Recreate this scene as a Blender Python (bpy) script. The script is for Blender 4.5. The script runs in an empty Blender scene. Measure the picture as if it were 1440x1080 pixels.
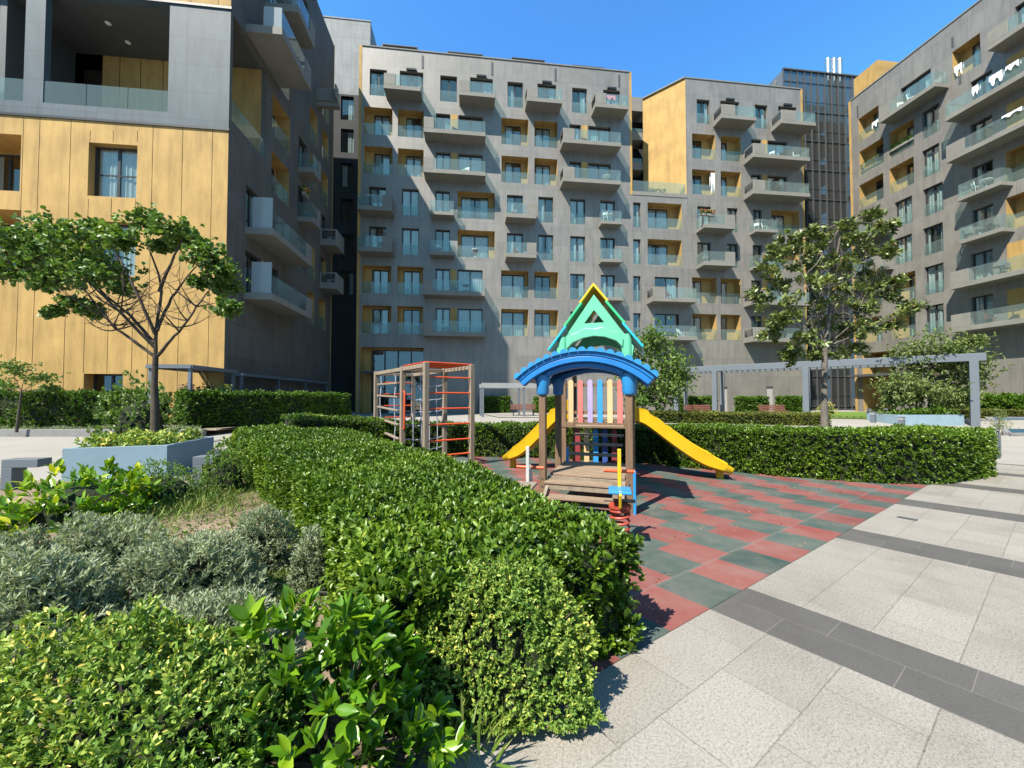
import bpy, bmesh, math, random
import numpy as np
from mathutils import Vector, Matrix
rng = np.random.default_rng(7); R = random.Random(5); PI = math.pi
sc = bpy.context.scene; COL = sc.collection
# ---------- camera model: used to place things where the photograph shows them ----------
F = 541.; TH = math.radians(1.5); CX = 720.; HZ = 559.; PYC = HZ - F*math.tan(TH)
EYE = Vector((0, 0, 1.5)); SL = 0.0296; Y1, Y2, ZF = 16., 24., .1
def ray(px, py):
    dx = (px-CX)/F; dy = (PYC-py)/F
    return Vector((dx, math.cos(TH)-dy*math.sin(TH), math.sin(TH)+dy*math.cos(TH)))
def gz(y, x=5.):
    k = min(1., max(0., (x+7.5)/5.5)); k = .08+.92*k*k*(3-2*k)      # flat on the left, a gentle fall on the right
    if y <= Y1: return -SL*max(y, -30)*k
    if y >= Y2: return ZF
    t = (y-Y1)/(Y2-Y1); t = t*t*(3-2*t); return -SL*Y1*(1-t)*k+ZF*t
def G(px, py, dz=0.):
    r = ray(px, py); t = .3; step = .02
    while t < 300:
        p = EYE+r*t
        if p.z <= gz(p.y, p.x)+dz: break
        t += max(.004, .2*(p.z-gz(p.y, p.x)-dz)/max(.05, -r.z+.08))
    p = EYE+r*t; return Vector((p.x, p.y, gz(p.y, p.x)+dz))
def P(px, py, Y):
    r = ray(px, py); return EYE+r*(Y/r.y)
class Frame:
    def __init__(s, x, y, ang, z=ZF):
        s.M = Matrix.Translation((x, y, z)) @ Matrix.Rotation(ang, 4, 'Z'); s.I = s.M.inverted()
    def at(s, px, py, off=0.):
        e = s.I @ EYE; r = s.I.to_3x3() @ ray(px, py); t = (off-e.y)/r.y; q = e+r*t; return q.x, q.z
# ---------- mesh builder ----------
class MB:
    def __init__(s, T=None): s.v = []; s.f = []; s.m = []; s.T = T
    def add(s, vs, fs, m=0):
        n = len(s.v)
        if s.T is not None: vs = [s.T @ Vector(p) for p in vs]
        s.v += [tuple(p) for p in vs]; s.f += [tuple(i+n for i in f) for f in fs]; s.m += [m]*len(fs); return s
    def quad(s, a, b, c, d, m=0): return s.add([a, b, c, d], [(0, 1, 2, 3)], m)
    def box(s, x0, x1, y0, y1, z0, z1, m=0):
        return s.add([(x0,y0,z0),(x1,y0,z0),(x1,y1,z0),(x0,y1,z0),(x0,y0,z1),(x1,y0,z1),(x1,y1,z1),(x0,y1,z1)],
            [(0,3,2,1),(4,5,6,7),(0,1,5,4),(1,2,6,5),(2,3,7,6),(3,0,4,7)], m)
    def bar(s, p, q, w, h, up=(0, 0, 1), m=0):
        p = Vector(p); q = Vector(q); d = (q-p).normalized(); up = Vector(up)
        if abs(d.dot(up)) > .99: up = Vector((1, 0, 0))
        a = d.cross(up).normalized()*w/2; b = a.cross(d).normalized()*h/2
        vs = [p-a-b, p+a-b, p+a+b, p-a+b, q-a-b, q+a-b, q+a+b, q-a+b]
        return s.add(vs, [(0,1,2,3)[::-1],(4,5,6,7),(0,1,5,4),(1,2,6,5),(2,3,7,6),(3,0,4,7)], m)
    def tube(s, pts, r, n=8, m=0, cap=True):
        pts = [Vector(p) for p in pts]; k = len(pts); rs = r if hasattr(r, '__len__') else [r]*k
        vs = []; fs = []; a = None
        for i, p in enumerate(pts):
            d = (pts[min(i+1, k-1)]-pts[max(i-1, 0)])
            d = d.normalized() if d.length > 1e-9 else Vector((0, 0, 1))
            if a is None: a = d.orthogonal().normalized()
            else:
                a = a-d*a.dot(d); a = a.normalized() if a.length > 1e-6 else d.orthogonal().normalized()
            b = d.cross(a)
            for j in range(n):
                t = 2*PI*j/n; vs.append(p+(a*math.cos(t)+b*math.sin(t))*rs[i])
        for i in range(k-1):
            for j in range(n):
                fs.append((i*n+j, i*n+(j+1)%n, (i+1)*n+(j+1)%n, (i+1)*n+j))
        if cap: fs.append(tuple(range(n))[::-1]); fs.append(tuple(range((k-1)*n, k*n)))
        return s.add(vs, fs, m)
    def prism(s, poly, fn0, fn1, m=0):
        n = len(poly); vs = [fn0(*p) for p in poly]+[fn1(*p) for p in poly]
        fs = [tuple(range(n))[::-1], tuple(range(n, 2*n))]+[(i, (i+1)%n, n+(i+1)%n, n+i) for i in range(n)]
        return s.add(vs, fs, m)
    def lathe(s, prof, c=(0, 0, 0), n=16, m=0):
        vs = []; fs = []; k = len(prof)
        for r, z in prof:
            for j in range(n): vs.append((c[0]+r*math.cos(2*PI*j/n), c[1]+r*math.sin(2*PI*j/n), c[2]+z))
        for i in range(k-1):
            for j in range(n): fs.append((i*n+j, i*n+(j+1)%n, (i+1)*n+(j+1)%n, (i+1)*n+j))
        fs.append(tuple(range(n))[::-1]); fs.append(tuple(range((k-1)*n, k*n)))
        return s.add(vs, fs, m)
    def build(s, name, mats, parent=None, smooth=None, bevel=0, seg=2, normals=False):
        me = bpy.data.meshes.new(name); me.from_pydata(s.v, [], s.f)
        for mt in (mats if isinstance(mats, (list, tuple)) else [mats]): me.materials.append(mt)
        me.polygons.foreach_set('material_index', s.m)
        if normals:
            b = bmesh.new(); b.from_mesh(me); bmesh.ops.remove_doubles(b, verts=b.verts, dist=1e-5)
            bmesh.ops.recalc_face_normals(b, faces=b.faces); b.to_mesh(me); b.free()
        if smooth is not None:
            me.shade_smooth(); me.set_sharp_from_angle(angle=math.radians(smooth))
        o = bpy.data.objects.new(name, me); COL.objects.link(o)
        if parent: o.parent = parent
        if bevel:
            md = o.modifiers.new('bevel', 'BEVEL'); md.width = bevel; md.segments = seg; md.limit_method = 'ANGLE'; md.angle_limit = .6
        return o
def tag(o, label=None, cat=None, group=None, kind=None):
    if label: o['label'] = label
    if cat: o['category'] = cat
    if group: o['group'] = group
    if kind: o['kind'] = kind
    return o
def thing(name, label, cat, M=None, group=None):
    o = bpy.data.objects.new(name, None); COL.objects.link(o); o.empty_display_size = .2
    if M is not None: o.matrix_world = M
    return tag(o, label, cat, group)
def at(v, ang=0.): return Matrix.Translation(v) @ Matrix.Rotation(ang, 4, 'Z')
def copy_tree(o, parent=None):
    c = o.copy(); COL.objects.link(c)
    if parent: c.parent = parent
    for ch in [x for x in bpy.data.objects if x.parent == o]: copy_tree(ch, c)
    return c
# ---------- materials ----------
def new_mat(name):
    m = bpy.data.materials.new(name); m.use_nodes = True; nt = m.node_tree; nt.nodes.clear()
    return m, nt, nt.nodes, nt.links
def N(nt, t, **kw):
    n = nt.nodes.new(t)
    for k, v in kw.items():
        if k.startswith('i_'): n.inputs[k[2:].replace('_', ' ')].default_value = v
        else: setattr(n, k, v)
    return n
def ramp(nt, fac, stops):
    r = N(nt, 'ShaderNodeValToRGB'); e = r.color_ramp.elements
    while len(e) < len(stops): e.new(.5)
    for el, (p, c) in zip(e, stops): el.position = p; el.color = tuple(c)+(1,)
    nt.links.new(fac, r.inputs[0]); return r.outputs[0]
def mixc(nt, fac, a, b, mode='MIX'):
    n = N(nt, 'ShaderNodeMix', data_type='RGBA', blend_type=mode)
    for s, v in ((n.inputs[0], fac), (n.inputs[6], a), (n.inputs[7], b)):
        if isinstance(v, (int, float)): s.default_value = v
        elif isinstance(v, tuple): s.default_value = v if len(v) == 4 else v+(1,)
        else: nt.links.new(v, s)
    return n.outputs[2]
def math_(nt, op, a, b=0.):
    n = N(nt, 'ShaderNodeMath', operation=op)
    for s, v in zip(n.inputs, (a, b)):
        if isinstance(v, (int, float)): s.default_value = v
        else: nt.links.new(v, s)
    return n.outputs[0]
def noise_(nt, vec, scale, detail=4, rough=.55, sc3=None):
    if sc3 is not None:
        mp = N(nt, 'ShaderNodeMapping'); mp.inputs['Scale'].default_value = sc3; nt.links.new(vec, mp.inputs[0]); vec = mp.outputs[0]
    n = N(nt, 'ShaderNodeTexNoise'); n.inputs['Scale'].default_value = scale; n.inputs['Detail'].default_value = detail; n.inputs['Roughness'].default_value = rough
    nt.links.new(vec, n.inputs['Vector']); return n.outputs[0]
def coords(nt, kind='Object'):
    if kind == 'World': return N(nt, 'ShaderNodeNewGeometry').outputs['Position']
    return N(nt, 'ShaderNodeTexCoord').outputs[kind]
def finish(nt, col, rough=.7, metal=0., spec=.5, bump=None, bstr=.2, bdist=.01, rough_sock=None):
    b = N(nt, 'ShaderNodeBsdfPrincipled'); o = N(nt, 'ShaderNodeOutputMaterial')
    if isinstance(col, tuple): b.inputs['Base Color'].default_value = col+(1,)
    else: nt.links.new(col, b.inputs['Base Color'])
    b.inputs['Roughness'].default_value = rough; b.inputs['Metallic'].default_value = metal; b.inputs['Specular IOR Level'].default_value = spec
    if rough_sock is not None: nt.links.new(rough_sock, b.inputs['Roughness'])
    if bump is not None:
        bp = N(nt, 'ShaderNodeBump'); bp.inputs['Strength'].default_value = bstr; bp.inputs['Distance'].default_value = bdist
        nt.links.new(bump, bp.inputs['Height']); nt.links.new(bp.outputs[0], b.inputs['Normal'])
    nt.links.new(b.outputs[0], o.inputs[0]); return b
def sh(c, k): return tuple(max(0., x*k) for x in c)
def surf(name, col, rough=.7, var=.15, scale=3., fine=40., fvar=.08, metal=0., spec=.4, bstr=.15, bdist=.01, sc3=None, stain=0., stain_col=(.05, .045, .04)):
    m, nt, _, L = new_mat(name); c = coords(nt)
    n1 = noise_(nt, c, scale, 5, .6, sc3); n2 = noise_(nt, c, fine, 3, .6)
    a = ramp(nt, n1, [(.3, sh(col, 1-var)), (.7, sh(col, 1+var))])
    f = ramp(nt, n2, [(.3, (1-fvar,)*3), (.7, (1+fvar*.0+0.,)*3)])
    out = mixc(nt, 1., a, f, 'MULTIPLY')
    if stain:
        n3 = noise_(nt, c, scale*.6, 6, .7); k = ramp(nt, n3, [(.55, (0,)*3), (.75, (stain,)*3)])
        out = mixc(nt, k, out, stain_col)
    finish(nt, out, rough, metal, spec, n2, bstr, bdist); return m
M = {}
GREY = (.188, .177, .160); YEL = (.425, .270, .092)
def facade_mat(name, col, axis='x', seams=True, pw=2.4, ph=3.49, var=.10, rough=.75, spec=.3):
    m, nt, _, L = new_mat(name); c = coords(nt)
    sp = N(nt, 'ShaderNodeSeparateXYZ'); L.new(c, sp.inputs[0]); cb = N(nt, 'ShaderNodeCombineXYZ')
    L.new(sp.outputs['X' if axis == 'x' else 'Y'], cb.inputs[0]); L.new(sp.outputs['Z'], cb.inputs[1]); v = cb.outputs[0]
    n1 = noise_(nt, v, .55, 5, .62); n2 = noise_(nt, v, 1.1, 5, .65, (2.6, .35, 1)); n3 = noise_(nt, v, 14, 4, .7)
    a = ramp(nt, n1, [(.32, sh(col, 1-var)), (.68, sh(col, 1+var))])
    b = ramp(nt, n2, [(.28, (.72,)*3), (.55, (1.0,)*3), (.8, (1.08,)*3)]); g = ramp(nt, n3, [(.25, (.88,)*3), (.7, (1.03,)*3)])
    out = mixc(nt, 1., mixc(nt, 1., a, b, 'MULTIPLY'), g, 'MULTIPLY'); h = n3
    if seams:
        br = N(nt, 'ShaderNodeTexBrick', offset=.0, squash=1.); L.new(v, br.inputs['Vector'])
        br.inputs['Scale'].default_value = 1.; br.inputs['Mortar Size'].default_value = .018; br.inputs['Mortar Smooth'].default_value = .3
        br.inputs['Brick Width'].default_value = pw; br.inputs['Row Height'].default_value = ph/2
        br.inputs['Color1'].default_value = (.90, .90, .90, 1); br.inputs['Color2'].default_value = (1.07, 1.065, 1.06, 1); br.inputs['Mortar'].default_value = (.62, .62, .62, 1)
        out = mixc(nt, .85, out, br.outputs[0], 'MULTIPLY')
    finish(nt, out, rough, 0, spec, h, .25, .012); return m
M['grey'] = facade_mat('grey_render', GREY, rough=.5, spec=1.); M['grey_shadow_side'] = facade_mat('grey_render_shadow_side', sh(GREY, .62), 'y')  # flank copy of the grey is darkened: its deep shade is in the colour
M['yellow'] = facade_mat('ochre_board', YEL, 'x', False, var=.13); M['yellow_side'] = facade_mat('ochre_board_side', YEL, 'y', False, var=.09)
M['metalclad'] = facade_mat('pale_metal_cladding', (.062, .090, .112), 'x', True, 2.0, 2.8, rough=.6, spec=.3); M['paleclad'] = facade_mat('pale_tower_cladding', (.20, .215, .225), 'x', True, 2.0, 2.8, rough=.6, spec=.3); M['dark_shade_clad'] = facade_mat('dark_shaded_cladding', (.032, .035, .04), 'x', True, 2.0, 3.49)  # lower stair tower: dark cladding with the shade of the gap painted in
M['slab'] = surf('balcony_concrete', (.20, .195, .175), .8, .1, 1.2, 30, .08)
M['frame'] = surf('dark_window_frame', (.028, .032, .036), .4, .05)
M['dark'] = surf('dark_interior', (.022, .024, .027), .8, .2)
M['joint'] = surf('dark_joint', (.05, .04, .03), .9, .1)
M['curtain'] = surf('white_curtain', (.60, .61, .60), .9, .06)
M['steel'] = surf('grey_steel', (.115, .135, .16), .45, .05, 2, 60, .04, spec=.5)
M['dsteel'] = surf('dark_steel', (.07, .075, .08), .5, .08)
M['chrome'] = surf('bright_flue', (.72, .73, .74), .28, .03, metal=1.)
M['white'] = surf('white_paint', (.72, .72, .70), .6, .04)
M['black'] = surf('black_plastic', (.02, .02, .022), .5, .1)
def glass(name, tint, refl, body=0., bodycol=(.5, .6, .62)):
    m, nt, _, L = new_mat(name); tr = N(nt, 'ShaderNodeBsdfTransparent'); tr.inputs[0].default_value = tint+(1,)
    gl = N(nt, 'ShaderNodeBsdfGlossy'); gl.inputs['Roughness'].default_value = .015; gl.inputs[0].default_value = (1, .93, .83, 1)
    ge = N(nt, 'ShaderNodeNewGeometry'); dt = N(nt, 'ShaderNodeVectorMath', operation='DOT_PRODUCT'); L.new(ge.outputs['Normal'], dt.inputs[0]); L.new(ge.outputs['Incoming'], dt.inputs[1])
    sch = math_(nt, 'ADD', math_(nt, 'MULTIPLY', math_(nt, 'POWER', math_(nt, 'SUBTRACT', 1., math_(nt, 'ABSOLUTE', dt.outputs['Value'])), 5.), .96), .04)
    geo = coords(nt, 'World'); nz = noise_(nt, geo, 1.3, 2); bp = N(nt, 'ShaderNodeBump'); bp.inputs['Strength'].default_value = .04; bp.inputs['Distance'].default_value = .05
    L.new(nz, bp.inputs['Height']); L.new(bp.outputs[0], gl.inputs['Normal'])
    f = math_(nt, 'ADD', sch, refl); mx = N(nt, 'ShaderNodeMixShader'); L.new(f, mx.inputs[0]); L.new(tr.outputs[0], mx.inputs[1]); L.new(gl.outputs[0], mx.inputs[2])
    out = mx.outputs[0]
    if body:
        df = N(nt, 'ShaderNodeBsdfDiffuse'); df.inputs[0].default_value = bodycol+(1,); m2 = N(nt, 'ShaderNodeMixShader'); m2.inputs[0].default_value = body
        L.new(out, m2.inputs[1]); L.new(df.outputs[0], m2.inputs[2]); out = m2.outputs[0]
    o = N(nt, 'ShaderNodeOutputMaterial'); L.new(out, o.inputs[0]); return m
M['pane'] = glass('window_glass', (.84, .90, .90), .10)
M['rail'] = glass('balustrade_glass', (.80, .90, .90), .015, .065, (.60, .70, .68))
M['frost'] = glass('frosted_glass', (.6, .68, .7), .02, .45, (.5, .55, .58))
M['tower_glass'] = glass('smoked_glass', (.50, .52, .52), .05, .16, (.16, .165, .165))
# ---------- camera, sun, sky ----------
cam = bpy.data.cameras.new('camera'); co = bpy.data.objects.new('camera', cam); COL.objects.link(co); sc.camera = co
co.location = EYE; co.rotation_euler = (PI/2+TH, 0, 0); cam.sensor_width = 36; cam.lens = 36*F/1440; cam.shift_y = (PYC-540)/1440; cam.clip_end = 3000; cam.clip_start = .05
LD = Vector((.98, 1.1175, -1.88)).normalized()     # direction in which sunlight travels
sun = bpy.data.lights.new('sun', 'SUN'); sun.energy = 4.1; sun.angle = math.radians(.53); sun.color = (1, .93, .81)
so = bpy.data.objects.new('sun', sun); COL.objects.link(so); so.rotation_euler = LD.to_track_quat('-Z', 'Y').to_euler()
w = bpy.data.worlds.new('World'); sc.world = w; w.use_nodes = True; nt = w.node_tree; nt.nodes.clear()
sk = N(nt, 'ShaderNodeTexSky', sky_type='NISHITA', sun_disc=False); sk.sun_elevation = math.asin(-LD.z); sk.sun_rotation = math.atan2(-LD.x, -LD.y); sk.air_density = 1.0; sk.dust_density = .4; sk.ozone_density = 5.5
bg = N(nt, 'ShaderNodeBackground'); bg.inputs[1].default_value = .15; wo = N(nt, 'ShaderNodeOutputWorld'); 
def vscale(sock, k):
    n = N(nt, 'ShaderNodeVectorMath', operation='SCALE'); nt.links.new(sock, n.inputs[0]); n.inputs['Scale'].default_value = k; return n.outputs[0]
gm = N(nt, 'ShaderNodeGamma'); nt.links.new(vscale(sk.outputs[0], .36), gm.inputs[0]); gm.inputs[1].default_value = 1.36; mn = N(nt, 'ShaderNodeVectorMath', operation='MINIMUM'); tn = N(nt, 'ShaderNodeVectorMath', operation='MULTIPLY'); nt.links.new(vscale(gm.outputs[0], 2.9), tn.inputs[0]); tn.inputs[1].default_value = (.62, .96, .95); nt.links.new(tn.outputs[0], mn.inputs[0]); mn.inputs[1].default_value = (.62, 1.5, 2.45)   # even blue: no bright haze band low in the sky
nt.links.new(mn.outputs[0], bg.inputs[0])
nt.links.new(bg.outputs[0], wo.inputs[0])
sc.view_settings.view_transform = 'Standard'; sc.view_settings.look = 'None'; sc.view_settings.exposure = 1.42; sc.view_settings.gamma = 1
sc.cycles.max_bounces = 8; sc.cycles.transparent_max_bounces = 16; sc.cycles.diffuse_bounces = 3; sc.cycles.glossy_bounces = 3; sc.cycles.caustics_reflective = False; sc.cycles.caustics_refractive = False
sc.cycles.use_denoising = True
# ---------- ground sheets ----------
def sheet(name, poly, dz, mat, uv=None, label=None, kind='structure', thick=0.):
    bm = bmesh.new(); vs = [bm.verts.new((x, y, 0)) for x, y in poly]; bm.faces.new(vs)
    for i in range(17):
        yy = Y1+(Y2-Y1)*i/16
        bmesh.ops.bisect_plane(bm, geom=bm.verts[:]+bm.edges[:]+bm.faces[:], plane_co=(0, yy, 0), plane_no=(0, 1, 0))
    bmesh.ops.bisect_plane(bm, geom=bm.verts[:]+bm.edges[:]+bm.faces[:], plane_co=(0, -30, 0), plane_no=(0, 1, 0))
    for xx in [-7.5+i*.5 for i in range(12)]: bmesh.ops.bisect_plane(bm, geom=bm.verts[:]+bm.edges[:]+bm.faces[:], plane_co=(xx, 0, 0), plane_no=(1, 0, 0))
    for yy in range(0, 16): bmesh.ops.bisect_plane(bm, geom=bm.verts[:]+bm.edges[:]+bm.faces[:], plane_co=(0, yy, 0), plane_no=(0, 1, 0))
    bmesh.ops.triangulate(bm, faces=bm.faces[:])
    for v in bm.verts: v.co.z = gz(v.co.y, v.co.x)+dz
    if thick:
        r = bmesh.ops.extrude_face_region(bm, geom=bm.faces[:])
        for g in r['geom']:
            if isinstance(g, bmesh.types.BMVert): g.co.z -= thick
    bmesh.ops.recalc_face_normals(bm, faces=bm.faces)
    if not thick:
        for f in bm.faces:
            if f.normal.z < 0: f.normal_flip()
    if uv:
        ul = bm.loops.layers.uv.new('UVMap')
        for f in bm.faces:
            for l in f.loops: l[ul].uv = uv(l.vert.co.x, l.vert.co.y)
    me = bpy.data.meshes.new(name); bm.to_mesh(me); bm.free(); me.materials.append(mat)
    o = bpy.data.objects.new(name, me); COL.objects.link(o); return tag(o, label, kind=kind)
g2 = lambda px, py: (lambda v: (v.x, v.y))(G(px, py))
P0 = Vector(g2(998.3, 856.7)); P2v = Vector(g2(1258.8, 708.5)); E1 = (P2v-P0).normalized(); E2 = Vector((E1.y, -E1.x))
PER = (P2v-P0).length/2
def tuv(x, y): d = Vector((x, y))-P0; return (d.dot(E1), d.dot(E2))
def txy(u, v): q = P0+E1*u+E2*v; return (q.x, q.y)
# granite paving with dark bands
def brick(nt, vec, w_, h_, off, c1, c2, mort, ms=.008, bias=0.):
    b = N(nt, 'ShaderNodeTexBrick', offset=off); nt.links.new(vec, b.inputs['Vector'])
    for k, v in (('Scale', 1.), ('Mortar Size', ms), ('Mortar Smooth', .2), ('Bias', bias), ('Brick Width', w_), ('Row Height', h_)): b.inputs[k].default_value = v
    for k, v in (('Color1', c1), ('Color2', c2), ('Mortar', mort)): b.inputs[k].default_value = v+(1,)
    return b.outputs[0], b.outputs[1]
def paving_mat():
    m, nt, _, L = new_mat('granite_paving'); c = coords(nt, 'UV'); sp = N(nt, 'ShaderNodeSeparateXYZ'); L.new(c, sp.inputs[0]); u, v = sp.outputs[0], sp.outputs[1]
    sw = N(nt, 'ShaderNodeCombineXYZ'); L.new(v, sw.inputs[0]); L.new(u, sw.inputs[1])
    wb_ = N(nt, 'ShaderNodeTexNoise'); wb_.inputs['Scale'].default_value = 5.; L.new(c, wb_.inputs['Vector']); wv = N(nt, 'ShaderNodeVectorMath', operation='SCALE'); wv.inputs['Scale'].default_value = .008; L.new(wb_.outputs['Color'], wv.inputs[0]); cw = N(nt, 'ShaderNodeVectorMath', operation='ADD'); L.new(c, cw.inputs[0]); L.new(wv.outputs[0], cw.inputs[1])
    lt, lm = brick(nt, cw.outputs[0], .6, .39, .5, (.283, .264, .233), (.325, .304, .270), (.205, .187, .16), .0035)
    bv = N(nt, 'ShaderNodeVectorMath', operation='ADD'); L.new(sw.outputs[0], bv.inputs[0]); bv.inputs[1].default_value = (.13, 30*PER, 0)
    mo = N(nt, 'ShaderNodeMath', operation='MODULO'); up = math_(nt, 'ADD', u, 40*PER); L.new(up, mo.inputs[0]); mo.inputs[1].default_value = PER
    band = math_(nt, 'LESS_THAN', mo.outputs[0], .60)
    cb = N(nt, 'ShaderNodeCombineXYZ'); L.new(v, cb.inputs[0]); L.new(mo.outputs[0], cb.inputs[1])
    dk, dm = brick(nt, cb.outputs[0], .62, .30, .4, (.085, .081, .076), (.14, .133, .124), (.155, .145, .128), .003)
    n1 = noise_(nt, c, 75, 4, .8); n2 = noise_(nt, c, .9, 7, .7); n3 = noise_(nt, c, 300, 2, .6)
    sp1 = ramp(nt, n1, [(.36, (.50,)*3), (.47, (.88,)*3), (.55, (1.02,)*3), (.68, (1.2,)*3)]); sp2 = ramp(nt, n2, [(.3, (.74, .715, .68)), (.5, (.97, .965, .955)), (.72, (1.07,)*3)])
    sp3 = ramp(nt, n3, [(.38, (.58, .56, .54)), (.5, (1.,)*3)])
    g = mixc(nt, 1., mixc(nt, 1., lt, sp1, 'MULTIPLY'), sp3, 'MULTIPLY')
    d = mixc(nt, .5, dk, sp1, 'MULTIPLY')
    col = mixc(nt, 1., mixc(nt, band, g, d), sp2, 'MULTIPLY')
    vz = N(nt, 'ShaderNodeTexVoronoi'); L.new(c, vz.inputs['Vector']); vz.inputs['Scale'].default_value = 2.1
    spot = ramp(nt, vz.outputs['Distance'], [(.025, (.5,)*3), (.04, (0,)*3)]); col = mixc(nt, spot, col, (.13, .12, .10))
    hh = mixc(nt, band, lm, dm); finish(nt, col, .62, 0, .4, math_(nt, 'SUBTRACT', math_(nt, 'MULTIPLY', n1, .15), hh), .3, .006); return m
def rubber_mat():
    m, nt, _, L = new_mat('rubber_tiles'); c = coords(nt, 'UV'); sp = N(nt, 'ShaderNodeSeparateXYZ'); L.new(c, sp.inputs[0]); u, v = sp.outputs[0], sp.outputs[1]
    T = .508; row = math_(nt, 'FLOOR', math_(nt, 'DIVIDE', math_(nt, 'ADD', v, 40*T+.467), T))
    uu = math_(nt, 'ADD', math_(nt, 'DIVIDE', math_(nt, 'ADD', u, 40*T), T), math_(nt, 'MULTIPLY', row, .5))
    ck = math_(nt, 'MODULO', math_(nt, 'FLOOR', uu), 2.)
    fu = math_(nt, 'ABSOLUTE', math_(nt, 'SUBTRACT', math_(nt, 'FRACT', uu), .5)); fv = math_(nt, 'ABSOLUTE', math_(nt, 'SUBTRACT', math_(nt, 'FRACT', math_(nt, 'DIVIDE', math_(nt, 'ADD', v, 40*T+.467), T)), .5))
    edge = math_(nt, 'GREATER_THAN', math_(nt, 'MAXIMUM', fu, fv), .488)
    n1 = noise_(nt, c, 170, 2, .6); n2 = noise_(nt, c, 1.6, 6, .7); n4 = noise_(nt, c, 9, 5, .7)
    wn = N(nt, 'ShaderNodeTexWhiteNoise', noise_dimensions='2D'); cc = N(nt, 'ShaderNodeCombineXYZ'); L.new(math_(nt, 'FLOOR', uu), cc.inputs[0]); L.new(row, cc.inputs[1]); L.new(cc.outputs[0], wn.inputs[0])
    red = ramp(nt, wn.outputs[0], [(0, (.155, .040, .036)), (1, (.215, .060, .050))]); grn = ramp(nt, wn.outputs[0], [(0, (.030, .060, .052)), (1, (.050, .085, .073))])
    col = mixc(nt, ck, grn, red); col = mixc(nt, 1., col, ramp(nt, n1, [(.3, (.72,)*3), (.7, (1.12,)*3)]), 'MULTIPLY')
    dust = ramp(nt, n2, [(.38, (.03,)*3), (.8, (.5,)*3)]); col = mixc(nt, dust, col, (.22, .185, .165))
    scr = ramp(nt, n4, [(.66, (0,)*3), (.8, (.4,)*3)]); col = mixc(nt, scr, col, (.30, .26, .24))
    col = mixc(nt, math_(nt, 'MULTIPLY', edge, .5), col, (.11, .09, .08))
    seam = ramp(nt, math_(nt, 'ABSOLUTE', math_(nt, 'ADD', v, .467)), [(.008, (.13,)*3), (.03, (0,)*3)]); col = mixc(nt, math_(nt, 'MULTIPLY', seam, n2), col, (.40, .37, .34))
    finish(nt, col, .9, 0, .2, n1, .5, .006); return m
def mottled(name, stops, scale=.6, rough=.95, bump=.3, fine=60):
    m, nt, _, L = new_mat(name); c = coords(nt, 'World'); n1 = noise_(nt, c, scale, 7, .68); n2 = noise_(nt, c, fine, 3, .7)
    col = mixc(nt, 1., ramp(nt, n1, stops), ramp(nt, n2, [(.3, (.68,)*3), (.7, (1.1,)*3)]), 'MULTIPLY'); finish(nt, col, rough, 0, .25, n2, bump, .02); return m
M['paving'] = paving_mat(); M['rubber'] = rubber_mat()
M['path'] = mottled('pale_path', [(.3, (.27, .255, .235)), (.7, (.32, .305, .28))], .5)
M['lawn'] = mottled('lawn_grass', [(.3, (.08, .15, .02)), (.7, (.15, .24, .045))], 1.2, .9, .6)
M['soil'] = mottled('dry_soil', [(.3, (.12, .085, .055)), (.5, (.25, .19, .13)), (.72, (.36, .28, .195))], 2.2, 1., 1., 45)
M['kerb'] = surf('kerb_concrete', (.19, .19, .19), .8)
big = 600
sheet('ground', [(-big, -60), (big, -60), (big, big), (-big, big)], -.012, M['path'], label='pale courtyard ground')
# plaza right of the border line; playground floor left of it
U0, U1 = -4.5, PER*2+2.5
ucorner = tuv(*g2(1309.8, 679))[0]
sheet('plaza_paving', [txy(-6, 0), txy(ucorner, 0), txy(ucorner, -1.6), txy(14, -1.6), txy(15.5, 14), txy(-6, 14)], 0., M['paving'], tuv, 'pale granite paving with dark bands')
sheet('playground_floor', [txy(-1.25, 0), txy(-1.25, -13), txy(ucorner+.6, -13), txy(ucorner+.6, -.001), txy(ucorner, 0)], .004, M['rubber'], tuv, 'red and green rubber tile playground floor')
# planting bed in front left
sheet('planting_bed', [(-11, -1), txy(-6, -.03), txy(-1.25, -.03), txy(-1.25, -10.8), g2(250, 690), (-11, 7.2)], .05, M['soil'], None, 'dry soil planting bed')
sheet('lawn_strip', [(-17, 4.5), (-8.3, 5.2), (-9.6, 7.3), (-19, 7.6)], .06, M['lawn'], None, 'lawn left of the planting bed')
# far lawns and strips
sheet('far_lawn', [(17.5, 27.5), (24, 24.5), (31, 30), (33.5, 36.5), (30, 37.5), (22, 34)], .03, M['lawn'], None, 'bright lawn in front of the far entrance')
sheet('pool_lawn', [(17.5, 11.6), (30, 11.2), (30, 15.2), (18.2, 13.6)], .03, M['lawn'], None, 'lawn strip beside the pool')
sheet('back_bed', [(-1, 27), (13, 25.2), (17, 24.6), (20, 30), (28.6, 38.2), (-3, 34.8)], .03, M['path'], None, 'pale paving under the pergola')
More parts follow.
